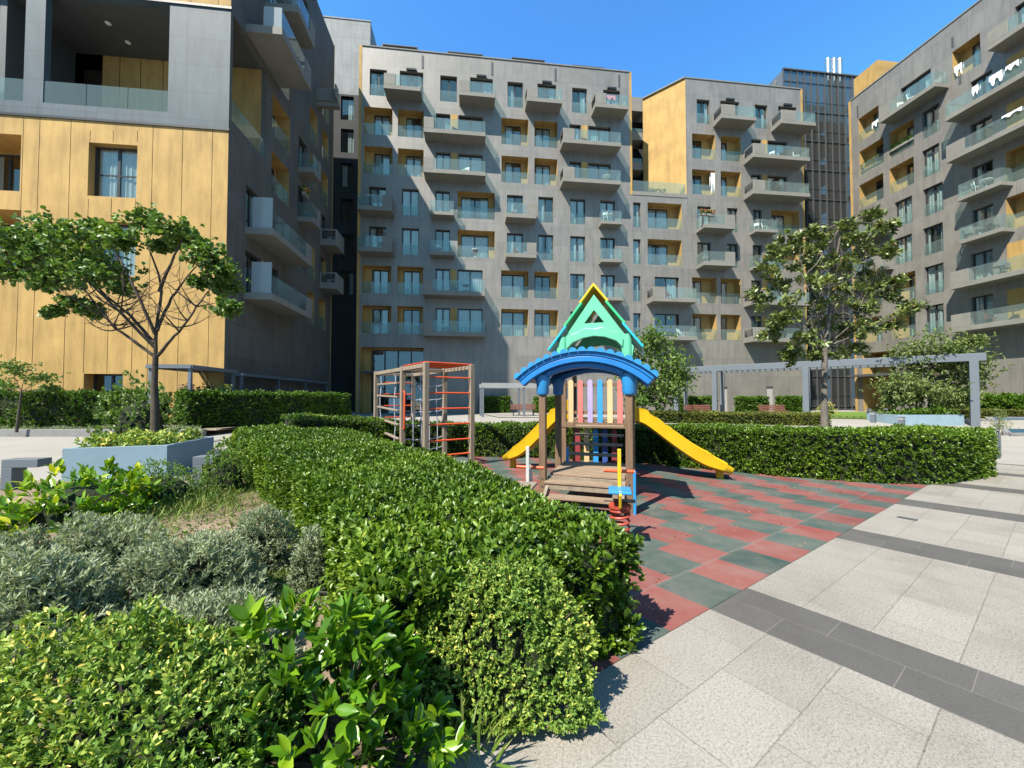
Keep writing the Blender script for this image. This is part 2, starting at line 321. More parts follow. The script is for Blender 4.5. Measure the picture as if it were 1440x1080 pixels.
# ---------- buildings ----------
class Fac:
    def __init__(s, parent, T, s0, s1, h0, h1, wall, yel):
        s.p = parent; s.T = T; s.b = (s0, s1, h0, h1); s.o = []; s.w = MB(T); s.wm = wall; s.ym = yel
    def reveal(s, mb, a, b, c, d, y0, y1, m=0):
        mb.quad((a,y0,c),(a,y1,c),(a,y1,d),(a,y0,d), m); mb.quad((b,y0,c),(b,y0,d),(b,y1,d),(b,y1,c), m)
        mb.quad((a,y0,d),(a,y1,d),(b,y1,d),(b,y0,d), m); mb.quad((a,y0,c),(b,y0,c),(b,y1,c),(a,y1,c), m)
    def glazing(s, a, b, c, d, y, owner=None, mull=None, cur=None, slats=False):
        """frame with panes and curtains; owner given -> frame is that part's sub-part"""
        f = MB(s.T); t = .075; W = b-a
        if mull is None: mull = 1 if W < 2.6 else 2
        f.box(a, a+t, y, y+.08, c, d); f.box(b-t, b, y, y+.08, c, d); f.box(a+t, b-t, y, y+.08, d-t, d); f.box(a+t, b-t, y, y+.08, c, c+t)
        for i in range(mull):
            x = a+W*(i+1)/(mull+1); f.box(x-.06, x+.06, y+.002, y+.078, c+t, d-t)
        yb = y+1.3
        s.reveal(f, a, b, c, d, y+.08, yb, 1); f.quad((a,yb,c),(b,yb,c),(b,yb,d),(a,yb,d), 1)
        top = owner if owner is not None else s.p
        fo = f.build('window', [M['frame'], M['dark']], top)
        sub = owner if owner is not None else fo
        g = MB(s.T); g.box(a+t*.8, b-t*.8, y+.03, y+.045, c+t*.8, d-t*.8); g.build('pane', M['pane'], sub)
        cm = MB(s.T); k = 0
        if cur is None: cur = R.choice(['full', 'sides', 'full', 'right', 'sides', 'left', 'full', 'none', 'full'])
        sp = {'full': [(0, 1)], 'sides': [(0, R.uniform(.18, .34)), (R.uniform(.66, .85), 1)], 'left': [(0, R.uniform(.3, .55))], 'right': [(R.uniform(.45, .7), 1)], 'none': []}[cur]
        for u0, u1 in sp:
            x0 = a+t+(W-2*t)*u0; x1 = a+t+(W-2*t)*u1; n = max(4, int((x1-x0)/.07)); yy = y+.13
            ph = R.uniform(0, 6); pts = [(x0+(x1-x0)*i/n, yy+.035*math.sin(i*1.9+ph)+.02*math.sin(i*.8+ph)) for i in range(n+1)]
            cb = c+t+.02; ct = d-t
            for (xa, ya), (xb, yb2) in zip(pts, pts[1:]): cm.quad((xa,ya,cb),(xb,yb2,cb),(xb,yb2,ct),(xa,ya,ct))
        if cm.f: cm.build('curtain', M['curtain'], sub)
        return fo
    def railing(s, a, b, c, y, owner, h=1.02, t=.016):
        g = MB(s.T); g.box(a, b, y, y+t, c, c+h); return g.build('railing', M['rail'], owner)
    def window(s, a, b, c, d, rec=.24, rail=True, **k):
        s.o.append((a, b, c, d)); s.reveal(s.w, a, b, c, d, 0, rec)
        fo = s.glazing(a, b, c, d, rec, **k)
        if rail: s.railing(a+.012, b-.012, c+.02, .03, fo)
        return fo
    def loggia(s, a, b, c, d, dep=.85, door=None, rail=True, lefty=True, righty=True, dtop=.13, **k):
        s.o.append((a, b, c, d)); l = MB(s.T); wm = 1
        l.quad((a,0,c),(a,dep,c),(a,dep,d),(a,0,d), 0 if lefty else 1); l.quad((b,0,c),(b,0,d),(b,dep,d),(b,dep,c), 0 if righty else 1)
        l.quad((a,0,d),(a,dep,d),(b,dep,d),(b,0,d), 0); l.quad((a,0,c),(b,0,c),(b,dep,c),(a,dep,c), 1)
        if door is None: door = (a+(b-a)*.25, b-(b-a)*.12)
        da, db = door; dt = d-dtop
        for x0, x1, z0, z1 in ((a, da, c, d), (db, b, c, d), (da, db, dt, d)):
            if x1-x0 > .01 and z1-z0 > .01: l.quad((x0,dep,z0),(x1,dep,z0),(x1,dep,z1),(x0,dep,z1), 0)
        lo = l.build('loggia', [s.ym, s.wm], s.p)
        s.glazing(da, db, c+.02, dt, dep-.03, owner=lo, **k)
        if rail: s.railing(a+.012, b-.012, c+.02, .03, lo)
        return lo
    def balcony(s, a, b, c, p=1.35, solid=(), gl=None, left='glass', right='glass', th=.32, hh=1.05):
        m = MB(s.T); m.box(a, b, -p, .01, c-th, c+.04)
        for x0, x1 in solid: m.box(x0, x1, -p+.003, -p+.12, c+.04, c+hh)
        for side, x, e in ((left, a, 1), (right, b, -1)):
            x0, x1 = (x+.003, x+.10) if e > 0 else (x-.10, x-.003)
            if side == 'solid': m.box(x0, x1, -p+.12, .01, c+.04, c+hh)
            if side == 'grill':
                m.box(x0, x1, -p+.12, .01, c+hh-.12, c+hh); m.box(x0, x1, -p+.12, .01, c+.04, c+.2)
                m.box(x0, x1, -.12, .01, c+.2, c+hh-.12)
                for i in range(7): z = c+.26+i*.085; m.box(x0+.02, x1-.02, -p+.12, -.12, z, z+.035, 1)
        bo = m.build('balcony', [M['slab'], M['dsteel']], s.p, bevel=.012, seg=1)
        g = MB(s.T)
        if gl is None:
            xs = sorted(solid); gl = []; x = a+.03
            for x0, x1 in xs:
                if x0-x > .15: gl.append((x, x0-.005))
                x = x1+.005
            if b-.03-x > .15: gl.append((x, b-.03))
        for x0, x1 in gl:
            n = max(1, round((x1-x0)/1.7))
            for i in range(n):
                xa = x0+(x1-x0)*i/n; xb = x0+(x1-x0)*(i+1)/n-.012; g.box(xa, xb, -p+.05, -p+.066, c+.045, c+hh)
        if left == 'glass': g.box(a+.03, a+.046, -p+.075, 0, c+.045, c+hh)
        if right == 'glass': g.box(b-.046, b-.03, -p+.075, 0, c+.045, c+hh)
        if g.f: g.build('railing', M['rail'], bo)
        return bo
    def panel(s, a, b, c, d, name='wall_panel', y=-.02, mat=None):
        m = MB(s.T); m.box(a, b, y, .03, c, d); return m.build(name, mat or s.ym, s.p)
    def finish(s, joints=()):
        s0, s1, h0, h1 = s.b; op = s.o+list(joints)
        hs = sorted({h0, h1}|{min(max(z, h0), h1) for o in op for z in o[2:]})
        for z0, z1 in zip(hs, hs[1:]):
            if z1-z0 < 1e-5: continue
            zm = (z0+z1)/2; iv = sorted((max(o[0], s0), min(o[1], s1)) for o in op if o[2] < zm < o[3] and o[1] > s0 and o[0] < s1)
            x = s0
            for a, b in iv:
                if a > x+1e-5: s.w.quad((x,0,z0),(a,0,z0),(a,0,z1),(x,0,z1))
                x = max(x, b)
            if x < s1-1e-5: s.w.quad((x,0,z0),(s1,0,z0),(s1,0,z1),(x,0,z1))
        return s.w.build('wall', [s.wm], s.p)
A_MAIN = math.atan2(.1126, .99365)
MF = Frame(-13.74, 33.8, A_MAIN)
def rowy(r, x): # sill pixel row of residential floor r of the frontal blocks at pixel column x
    y0 = {7: 133.5, 6: 187.7, 5: 241.8, 4: 298.6, 3: 354, 2: 411, 1: 468.6}[r]; k = .0202+(.089-.0202)*(r-1)/6
    return y0+k*(x-514)
H1 = MF.at(508, 468.6)[1]; H7 = MF.at(519.7, 133.5)[1]; ST = (H7-H1)/6
def HR(r): return H1+ST*(r-1)
def SX(fr, px, r, off=0.): return fr.at(px, rowy(r, px), off)[0]
# --- central block (left) ---
b1 = thing('apartment_block', 'central grey apartment block with bright sunlit top floor, stacked balconies and tall glazed lobby', 'building', MF.M, 'grey and ochre apartment blocks around the courtyard')
sEnd = SX(MF, 887, 7); ROOF1 = MF.at(503, 64)[1]; TERR = MF.at(930, 272)[1]
sB2 = SX(MF, 965.5, 5); sEnd2 = SX(MF, 1131, 5); ROOF2 = MF.at(965, 110)[1]
f = Fac(b1, None, .25, sEnd-.12, 0, ROOF1, M['grey'], M['yellow'])
WH = 2.42; LH = 2.5
def X(px, r): return SX(MF, px, r)
def win(f, p0, p1, r, h=WH, **k): return f.window(X(p0, r), X(p1, r), HR(r), HR(r)+h, **k)
def log(f, p0, p1, r, d0=None, d1=None, h=LH, **k):
    return f.loggia(X(p0, r), X(p1, r), HR(r), HR(r)+h, door=(X(d0, r), X(d1, r)) if d0 else None, **k)
def bal(f, p0, p1, r, solid=(), p=1.35, **k):
    # p0,p1: pixel columns where the slab meets the wall
    return f.balcony(X(p0, r), X(p1, r), HR(r), p, [(X(a, r), X(b, r)) for a, b in solid], **k)
# top row
for a, b in ((519.7, 543.8), (619, 642.5), (713.7, 735.4), (804.7, 825.6)): win(f, a, b, 7)
for d0, d1, s0_, s1_, so_ in ((562, 595, 544, 594, 560), (661, 693, 646, 695, 660), (755.8, 782.3, 738, 786, 753), (848.5, 872, 831, 876, 846)):
    win(f, d0, d1, 7, rail=False, h=2.5); bal(f, s0_, s1_, 7, [(s0_+.3, so_)], left='grill')
    m = MB(); x = X((d0+d1)/2, 7); m.box(x-.45, x+.45, -.16, .01, HR(7)+2.56, HR(7)+2.72); m.build('awning_box', M['frame'], b1)
    x = X(d1-1, 7); m = MB(); m.box(x-.09, x+.09, -.03, .01, HR(7)+2.9, HR(7)+4.1); m.build('overflow_spout', M['dsteel'], b1)
for r in (6, 5):
    log(f, 511.3, 551.7, r, 523, 546); log(f, 559.4, 595.5, r, 569, 591)
    log(f, 705.3, 743, r, 711.5, 734); log(f, 751.5, 784, r, 755, 776)
    for w0, w1, y0, y1, d0, d1, e0, e1, so_ in ((613, 633, 634, 643, 644.5, 678.6, 598, 682, 612), (801, 817, 817.7, 826.4, 827.4, 859, 787, 866, 803)):
        win(f, w0, w1, r, rail=False); f.panel(X(y0, r), X(y1, r), HR(r)+.04, HR(r)+WH, 'ochre_panel'); win(f, d0, d1, r, rail=False, mull=1)
        bal(f, e0, e1, r, [(e0+.3, so_)], left='grill')
for r in (4, 3):
    win(f, 518.5, 542.8, r, rail=False); bal(f, 508.5, 555, r, [(542, 555)], right='solid')
    win(f, 565, 588.7, r); win(f, 611.9, 632.6, r, rail=False); bal(f, 606.5, 639, r, p=1.0, th=.26)
    log(f, 643.5, 695.7, r, 648, 687.4, dep=.8, mull=1)
    win(f, 713, 735.4, r, rail=False); bal(f, 710, 751, r, [(738, 751)], right='solid')
    win(f, 757, 778, r); win(f, 802, 823, r); win(f, 844.4, 864.9, r, rail=False); bal(f, 841.5, 870, r, p=.9, th=.24)
for r in (2, 1):
    log(f, 508.5, 550, r, 520, 543.5); log(f, 558.5, 594.7, r, 565, 589)
    win(f, 612.5, 632.6, r, rail=False); f.panel(X(633.2, r), X(642, r), HR(r)+.04, HR(r)+WH, 'ochre_panel'); win(f, 643.5, 678.5, r, rail=False, mull=1)
    bal(f, 597, 681, r, [(597.3, 610)], left='solid')
    log(f, 704.8, 743, r, 706, 739); log(f, 751.5, 785, r, 754, 776, dep=.9); win(f, 802, 823, r)
    win(f, 845, 865, r, rail=False); bal(f, 844, 872, r, p=.9, th=.24)
# lobby
ly0 = MF.at(520, 581)[1]; lt = MF.at(550, 488.5)[1]; a, b = MF.at(506, 540)[0], MF.at(595.5, 540)[0]
lo = f.loggia(a, b, .02, lt, dep=1.0, door=(a+.75, b-.05), rail=False, dtop=.15, mull=3, cur='none')
m = MB(); m.box(a+.3, b, -.5, .9, lt-2.35, lt-2.15); m.build('canopy', M['dsteel'], b1)
f.finish()
m = MB(); D1 = 14.
m.box(0, .25, -.02, .5, 0, ROOF1+.05); m.build('edge_trim', M['yellow'], b1); m = MB(); m.box(sEnd-.12, sEnd+.1, -.02, 3.2, TERR-.3, ROOF1+.05); m.build('edge_trim', M['yellow'], b1)
m = MB(); m.box(.25, sEnd-.12, -.06, .35, ROOF1, ROOF1+.1); m.build('parapet_cap', M['slab'], b1)
m = MB(); m.quad((.02,.3,ROOF1-.4),(sEnd,.3,ROOF1-.4),(sEnd,D1,ROOF1-.4),(.02,D1,ROOF1-.4)); m.quad((.02,.5,0),(.02,D1,0),(.02,D1,ROOF1),(.02,.5,ROOF1)); m.quad((sEnd-.02,3.2,TERR),(sEnd-.02,D1,TERR),(sEnd-.02,D1,ROOF1),(sEnd-.02,3.2,ROOF1)); m.quad((0,D1,0),(sEnd,D1,0),(sEnd,D1,ROOF1),(0,D1,ROOF1)); m.build('roof', M['slab'], b1)
def roofframe(par, fr, a, b, h, y0=1.2):
    m = MB(); z = h
    m.bar((a, y0, z), (b, y0, z), .07, .07); m.bar((a, y0, z-1.3), (a, y0, z), .07, .07, (1,0,0)); m.bar((b, y0, z-1.3), (b, y0, z), .07, .07, (1,0,0))
    m.bar((a, y0+2.4, z+.25), (b, y0+2.4, z+.25), .07, .07); m.bar((a, y0, z), (a, y0+2.4, z+.25), .07, .07); m.bar((b, y0, z), (b, y0+2.4, z+.25), .07, .07)
    m.box(a, b, y0+.1, y0+2.3, z+.06, z+.1); return m.build('roof_frame', M['dsteel'], par)
for p0, p1, y in ((538, 587, 62), (630, 679, 72.5), (720, 766, 81), (805, 850, 91.5)):
    y_ = 1.2; a, h = MF.at(p0, y, y_); b, _ = MF.at(p1, y+4, y_); roofframe(b1, MF, a, b, h)
# --- central block (right), with the stepped-back corner ---
b2 = thing('apartment_block', 'central grey apartment block with big plain ochre wall and roof terrace on its left', 'building', MF.M, 'grey and ochre apartment blocks around the courtyard')
f = Fac(b2, None, sEnd-.12, sB2, 0, TERR, M['grey'], M['yellow'])
for r in (4, 3, 2, 1):
    win(f, 890.6, 901.3, r, mull=0)
    if r > 2: log(f, 911, 959, r, 912.7, 946, dep=1.0, mull=1)
    else: win(f, 921, 955.4, r, rail=False); bal(f, 909, 969, r, [(909.3, 926)] if r == 2 else [], left='grill' if r == 2 else 'glass')
f.finish()
g = Fac(b2, None, sB2, sEnd2-.2, 0, ROOF2, M['grey'], M['yellow'])
win(g, 980, 998.4, 7); win(g, 1061.7, 1079.8, 7)
for d0, d1, e0, e1, so_ in ((1013.6, 1040, 1002.5, 1050, 1021), (1095, 1120.7, 1084, 1131, 1104)):
    win(g, d0, d1, 7, rail=False, h=2.5); bal(g, e0, e1, 7, [(e0+.3, so_)], left='grill')
    m = MB(); x = X((d0+d1)/2, 7); m.box(x-.45, x+.45, -.16, .01, HR(7)+2.56, HR(7)+2.72); m.build('awning_box', M['frame'], b2)
for r in (6, 5, 2, 1):
    log(g, 973.6, 1006 if r > 2 else 1008, r, 974, 993.5, lefty=False); log(g, 1014, 1042, r, 1014.5, 1030, lefty=False)
    win(g, 1057, 1071, r, rail=False, mull=0); f2 = g.panel(X(1072, r), X(1079, r), HR(r)+.04, HR(r)+WH, 'ochre_panel'); win(g, 1080, 1107.5, r, rail=False)
    bal(g, 1045.5, 1123, r, [(1045.8, 1062)], left='grill')
for r in (4, 3):
    win(g, 981, 1000, r, rail=False); bal(g, 978.5, 1021, r, [(1008, 1021)], right='solid')
    win(g, 1023, 1038, r); win(g, 1059, 1072, r, rail=False); bal(g, 1054, 1084, r, p=.9, th=.24)
    log(g, 1085, 1124.6, r, 1086, 1112)
for p0, p1, y0, y1 in ((1012.6, 1023.6, 544, 579), (1077.8, 1088, 543.5, 578)):
    a, c1 = MF.at(p0, y0); b, c0 = MF.at(p1, y1); g.o.append((a, b, -.1, c1)); g.reveal(g.w, a, b, -.1, c1, 0, .18)
    m = MB(); m.box(a, b, .12, .2, -.1, c1); m.box(a+.08, a+.2, .07, .12, 1., 1.05); m.build('door', surf('pale_door', (.34, .335, .32), .6, .05), b2)
g.finish()
W45 = Vector((sB2-2.95, 3.1)); # back end of the slanted ochre wall
m = MB(); m.quad((sB2,0,TERR),(W45.x,W45.y,TERR),(W45.x,W45.y,ROOF2),(sB2,0,ROOF2)); m.build('ochre_wall', M['yellow'], b2)
m = MB(); m.box(sEnd2-.2, sEnd2+.02, -.02, .6, 0, ROOF2+.05); m.build('edge_trim', M['yellow'], b2)
m = MB(); m.box(sB2+.02, sEnd2-.2, -.06, .3, ROOF2, ROOF2+.1)
d = Vector((W45.x-sB2, W45.y, 0)); m.bar((sB2, 0, ROOF2+.05), (W45.x, W45.y, ROOF2+.05), .3, .1); m.build('parapet_cap', M['slab'], b2)
m = MB(); m.add([(sB2,.25,ROOF2-.4),(sEnd2,.25,ROOF2-.4),(sEnd2,14,ROOF2-.4),(W45.x,14,ROOF2-.4),(W45.x,W45.y,ROOF2-.4)], [(0,1,2,3,4)]); m.quad((sEnd2,.5,0),(sEnd2,14,0),(sEnd2,14,ROOF2),(sEnd2,.5,ROOF2)); m.build('roof', M['slab'], b2)
# terrace with stacked shaded balconies in the re-entrant corner
m = MB(); m.quad((sEnd,0,TERR-.05),(sB2,0,TERR-.05),(W45.x,W45.y+.2,TERR-.05),(sEnd,3.4,TERR-.05)); m.box(sEnd+.12, sB2-.02, -.04, .25, TERR-.3, TERR+.06); m.build('terrace', M['slab'], b2)
mg = MB(); mg.box(sEnd+.2, sB2-.1, .05, .066, TERR+.06, TERR+1.15); mg.build('railing', M['rail'], b2)
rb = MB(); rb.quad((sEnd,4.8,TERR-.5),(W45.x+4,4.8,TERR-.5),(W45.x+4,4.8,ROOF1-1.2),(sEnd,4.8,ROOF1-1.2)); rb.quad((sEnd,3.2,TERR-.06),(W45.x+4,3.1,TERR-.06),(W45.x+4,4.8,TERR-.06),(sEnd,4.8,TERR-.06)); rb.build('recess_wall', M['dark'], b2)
ytop = MF.at(900, 137, 3.2)[1]
m = MB(); m.box(sEnd+.1, W45.x+.15, 3.2, 4.7, ytop-1.5, ytop); m.build('parapet', M['slab'], b2)
for yb in (197, 239): 
    h = MF.at(900, yb, 3.2)[1]; m = MB(); m.box(sEnd+.1, W45.x+.1, 3.2, 4.7, h, h+.3); m.box(sEnd+.1, W45.x+.1, 3.2, 3.32, h+.299, h+.8); bo = m.build('balcony', M['slab'], b2)
    m = MB(); m.box(sEnd+.12, W45.x+.1, 3.23, 3.246, h+.8, h+1.25); m.build('railing', M['rail'], bo)
for p0, p1, y in ((972, 1012, 110.5), (1048, 1086, 119)):
    a, h = MF.at(p0, y, 1.2); b, _ = MF.at(p1, y+3, 1.2); roofframe(b2, MF, a, b, h)
# --- link block in the slot at the left, pale metal top ---
yl = 4.5; LF = Frame(*( (MF.M @ Vector((0, yl, 0))).xy ), A_MAIN)
lk = thing('stair_tower', 'tall stair tower with pale metal top in the dark gap beside the central block', 'building', LF.M)
a, ht = LF.at(455, 24); b, _ = LF.at(521, 30)
hl = LF.at(480, 132)[1]; f = Fac(lk, None, a-3, b, hl, ht, M['paleclad'], M['yellow']); f.finish(); f = Fac(lk, None, a-3, b, 0, hl, M['dark_shade_clad'], M['yellow'])
for i, yy in enumerate((168, 214, 262, 312, 362, 414)):
    x0, c = LF.at(479, yy); x1, d = LF.at(497.5, yy-32); f.window(x0, x1, c, d, rail=False, mull=0, cur=R.choice(['right', 'none', 'left']))
f.finish()
m = MB(); m.quad((b,0,0),(b,6,0),(b,6,ht),(b,0,ht)); m.quad((a-3,0,ht),(b,0,ht),(b,6,ht),(a-3,6,ht)); m.box(a-3, b+.05, -.05, .1, ht, ht+.12); m.build('roof', M['paleclad'], lk)
# --- left building: ochre front, shaded grey flank ---
BF = Frame(-14.4, 19.2, A_MAIN); Tside = Matrix.Rotation(PI/2, 4, 'Z'); 
class SF:  # pixel -> flank coordinates
    M = BF.M @ Tside; I = M.inverted(); at = Frame.at
SFi = SF()
b3 = thing('apartment_block', 'near left apartment block with ochre board front, deep upper terrace and shaded balcony flank', 'building', BF.M, 'grey and ochre apartment blocks around the courtyard')
LEDGE = BF.at(315, 184)[1]; MTOP = BF.at(316, 13)[1]; ROOF3 = 33.2; S0 = -17.
f = Fac(b3, None, S0, 0, 0, LEDGE, M['yellow'], M['yellow'])
def rect(fr, x0, y0, x1, y1): # corners: top-left, bottom-right pixels
    a, d = fr.at(x0, y0); b, c = fr.at(x1, y1); return a, b, c, d
a, b, c, d = rect(BF, 125, 200, 191.5, 278.6); f.window(a, b, c, d, rec=.34, rail=False, mull=1, cur='full')
m = MB(); m.box(a+.08, b-.08, .345, .405, c+(d-c)*.46, c+(d-c)*.46+.05); m.build('transom', M['frame'], b3)
dz = (d-c)
a2, b2_, c2, d2 = rect(BF, 121, 310, 189.5, 388); f.window(a2, b2_, c2, d2, rec=.34, rail=False, cur='right')
a2, b2_, c2, d2 = rect(BF, 117.9, 525.5, 172, 560); f.window(a2, b2_, max(c2, .3), d2, rec=.5, rail=False, cur='none')
for y0, y1 in ((189.5, 269), (295.5, 376)):
    a2, _, c2, d2 = rect(BF, -90, 182, 27.5, y1); x1, c2 = BF.at(27.5, y1); _, d2 = BF.at(28, y0)
    f.loggia(x1-3.6, x1, c2, d2, dep=1.6, door=(x1-3.3, x1-.9), rail=False, cur='left')
jt = []
for px in (-60, -30, 31, 54, 98, 158, 214, 256, 298): 
    x = BF.at(px, 240)[0]; jt.append((x-.012, x+.012, .0, LEDGE))
for px, pys in ((125.5, ((183, 200), (279, 311), (389, 525))), (158, ()), (192, ((183, 200), (279, 311), (389, 525)))):
    x = BF.at(px, 240)[0]
    for y0, y1 in pys: jt.append((x-.012, x+.012, BF.at(px, y1)[1]+.02, min(LEDGE, BF.at(px, y0)[1]-.02)))
xj = BF.at(158, 240)[0]; jt = [j for j in jt if abs((j[0]+j[1])/2-xj) > .05]
for y0, y1 in ((183, 201), (278, 311), (388, 525.5)): jt.append((xj-.012, xj+.012, BF.at(158, y1)[1]+.03, min(LEDGE, BF.at(158, y0)[1]-.03)))
# the joints must not cut the openings
f.finish(jt)
m = MB(); m.quad((S0,.028,0),(xj-2.1,.028,0),(xj-2.1,.028,LEDGE),(S0,.028,LEDGE)) if 0 else None
for j in jt: m.quad((j[0]-.02,.028,j[2]),(j[1]+.02,.028,j[2]),(j[1]+.02,.028,j[3]),(j[0]-.02,.028,j[3]))
m.build('joint_backing', M['joint'], b3)
# metal clad terrace storeys
t = Fac(b3, None, S0, 0, LEDGE+.12, MTOP, M['metalclad'], M['yellow'])
fl = LEDGE+.75; TD = 3.6
ops = [(BF.at(61.5, 100)[0], BF.at(237, 100)[0]), (BF.at(-140, 100)[0], BF.at(33.5, 100)[0])]
flank0 = SFi.at(326, 150)[0]; flank1 = SFi.at(374, 200)[0]
for i, (a, b) in enumerate(ops):
    t.o.append((a, b, fl, MTOP-.05)); t.reveal(t.w, a, b, fl, MTOP-.05, 0, .3)
    g_ = MB()
    for k in range(3): g_.box(a+.02+(b-a)*k/3, a+(b-a)*(k+1)/3-.01, .03, .046, fl-.02, fl+1.1)
    g_.build('railing', M['rail'], b3)
t.finish()
tr = MB(); zt = MTOP-.05; back = TD
tr.quad((S0,.3,fl),(-.3,.3,fl),(-.3,back,fl),(S0,back,fl), 1); tr.quad((S0,.3,zt),(-.3,.3,zt),(-.3,back,zt),(S0,back,zt), 2)
yb = BF.at(190, 82, back)[1]; xw = BF.at(144, 110, back)[0]; xg = BF.at(121, 110, back)[0]
for x0, x1 in ((xw, -.05), (S0, xg-1.2)):
    tr.quad((x0,back,fl),(x1,back,fl),(x1,back,zt),(x0,back,zt), 0)
for x in (xw+.9, xw+2.0, xw+3.2, xw+4.5, S0+2, S0+4, S0+6): tr.box(x-.012, x+.012, back-.012, back+.01, fl, zt-.02, 3)
tr.box(xg-1.25, xg-1.13, back-1.4, back, fl, zt-.02, 0)
tr.quad((xg-1.2,back+1.2,fl),(xw,back+1.2,fl),(xw,back+1.2,zt),(xg-1.2,back+1.2,zt), 3)
for x in (BF.at(62, 50, 1.5)[0]-.6,): tr.box(x-.15, x+.15, .31, back, fl, zt-.002, 2)
tr.build('terrace', [M['yellow'], M['slab'], M['dsteel'], M['joint']], b3)
for px, py in ((152, 33), (180, 60), (12, 45)):
    q = ray(px, py); tt = (MTOP-.06+ZF-1.5)/q.z; pw = EYE+q*tt; pl = BF.I @ pw
    m = MB(); m.lathe([(.11, -.03), (.13, 0)], (pl.x, pl.y, zt-.003), 12); m.build('downlight', M['white'], b3)
m = MB(); m.box(S0, .06, -.06, .02, LEDGE, LEDGE+.12); m.box(S0, .06, -.06, .02, MTOP, MTOP+.12); m.build('ledge', M['frame'], b3)
u = Fac(b3, None, S0, 0, MTOP+.12, ROOF3, M['yellow'], M['yellow']); u.finish([(x-.012, x+.012, MTOP+.12, ROOF3) for x in (-.6, -1.9, -3.1, -4.6, -6, -7.5, -9, -10.5)])
m = MB(); m.quad((S0,.03,MTOP+.12),(0,.03,MTOP+.12),(0,.03,ROOF3),(S0,.03,ROOF3)); m.build('joint_backing', M['joint'], b3)
# flank
FL = SFi.at(465.5, 400)[0]
s_ = Fac(b3, Tside, 0, FL, 0, ROOF3, M['grey_shadow_side'], M['yellow_side'])
def sx(px, py=350, off=0): return SFi.at(px, py, off)[0]
def fw(p0, p1, r, **k): s_.window(sx(p0), sx(p1), HR(r), HR(r)+WH, **k)
def flg(p0, p1, r, **k): s_.loggia(sx(p0), sx(p1), HR(r), HR(r)+LH, **k)
# terrace opening on the flank
s_.o.append((flank0, flank1, fl, zt)); s_.reveal(s_.w, flank0, flank1, fl, zt, 0, .3)
m = MB(Tside); m.box(flank0+.02, flank1-.02, .05, .066, fl, fl+1.1); m.build('railing', M['rail'], b3)
for r in (1, 2):
    fw(345, 367, r, rail=False, mull=1); s_.panel(sx(368), sx(376), HR(r)+.04, HR(r)+WH, 'ochre_panel'); fw(377, 392, r, rail=False)
    e = SFi.at(439, 447 if r == 1 else 372, -1.46)[0]
    s_.balcony(sx(343.5), e, HR(r), 1.46, [(e-.9, e)], left='none', right='solid')
    m = MB(Tside); x = sx(343.5)+.06; m.box(x, x+.05, -1.38, -.35, HR(r)+.05, HR(r)+1.75); m.build('screen_panel', M['frost'], b3)
    flg(433.5, 443, r); flg(449, 458.5, r)
for r in (3, 4, 5):
    flg(380, 405, r)
for r in (2, 3, 4):
    fw(418, 430, r, rail=False)
    e0 = sx(417); e = SFi.at(449, 290, -1.0)[0]
    if r != 2: s_.balcony(e0, e, HR(r), 1.1, [(e-.5, e)], left='glass', right='solid')
    else: s_.railing(sx(418), sx(430), HR(r), .03, b3)
for r in (2, 3):
    fw(452, 459, r, rail=False); s_.balcony(sx(450), sx(462), HR(r), 1.3, [(sx(450)+.01, sx(462))], left='grill', right='solid')
for r in (4, 5): flg(433.5, 444, r, ) if r == 5 else None; flg(451, 460, r)
for r in (4,): flg(434, 444, r)
for r, p0, p1, so_ in ((5, 345, 437, 0), (6, 372, 443, 0), (7, 384, 446, 0)):
    e = SFi.at(p1, {5: 150, 6: 76, 7: 10}[r], -1.9)[0]; a = sx(p0, 40)
    if r == 5: pass
    s_.balcony(a, e, HR(r)+(.0 if r > 5 else .35), 1.9, [(e-.8, e)], left='none' if r == 5 else 'glass', right='solid', th=.4)
    if r == 5:
        m = MB(Tside); m.box(a+.04, a+.06, -1.85, -.9, HR(r)+.4, HR(r)+1.5); m.build('screen_panel', M['frost'], b3)
    for k in range(3):
        w0 = a+.6+k*2.6
        if w0+1.8 < min(e, sx(378)) or r > 5: 
            if r > 5 and w0+1.8 < FL-4: s_.window(w0, w0+1.8, HR(r), HR(r)+WH, rail=False)
e = SFi.at(475, 93, -1.6)[0]; s_.balcony(sx(449, 60), min(e, FL-.1), HR(6)+.1, 1.7, [(min(e, FL-.1)-.6, min(e, FL-.1))], right='solid')
flg(451, 460, 6)
s_.finish()
m = MB(Tside); m.box(FL, FL+.12, -.03, .4, 0, ROOF3); m.build('edge_trim', M['yellow_side'], b3)
m = MB(); m.quad((0,0,ROOF3),(S0,0,ROOF3),(S0,FL,ROOF3),(0,FL,ROOF3)); m.quad((0,FL,0),(S0,FL,0),(S0,FL,ROOF3),(0,FL,ROOF3)); m.quad((S0,0,0),(S0,FL,0),(S0,FL,ROOF3),(S0,0,ROOF3)); m.build('roof', M['slab'], b3)
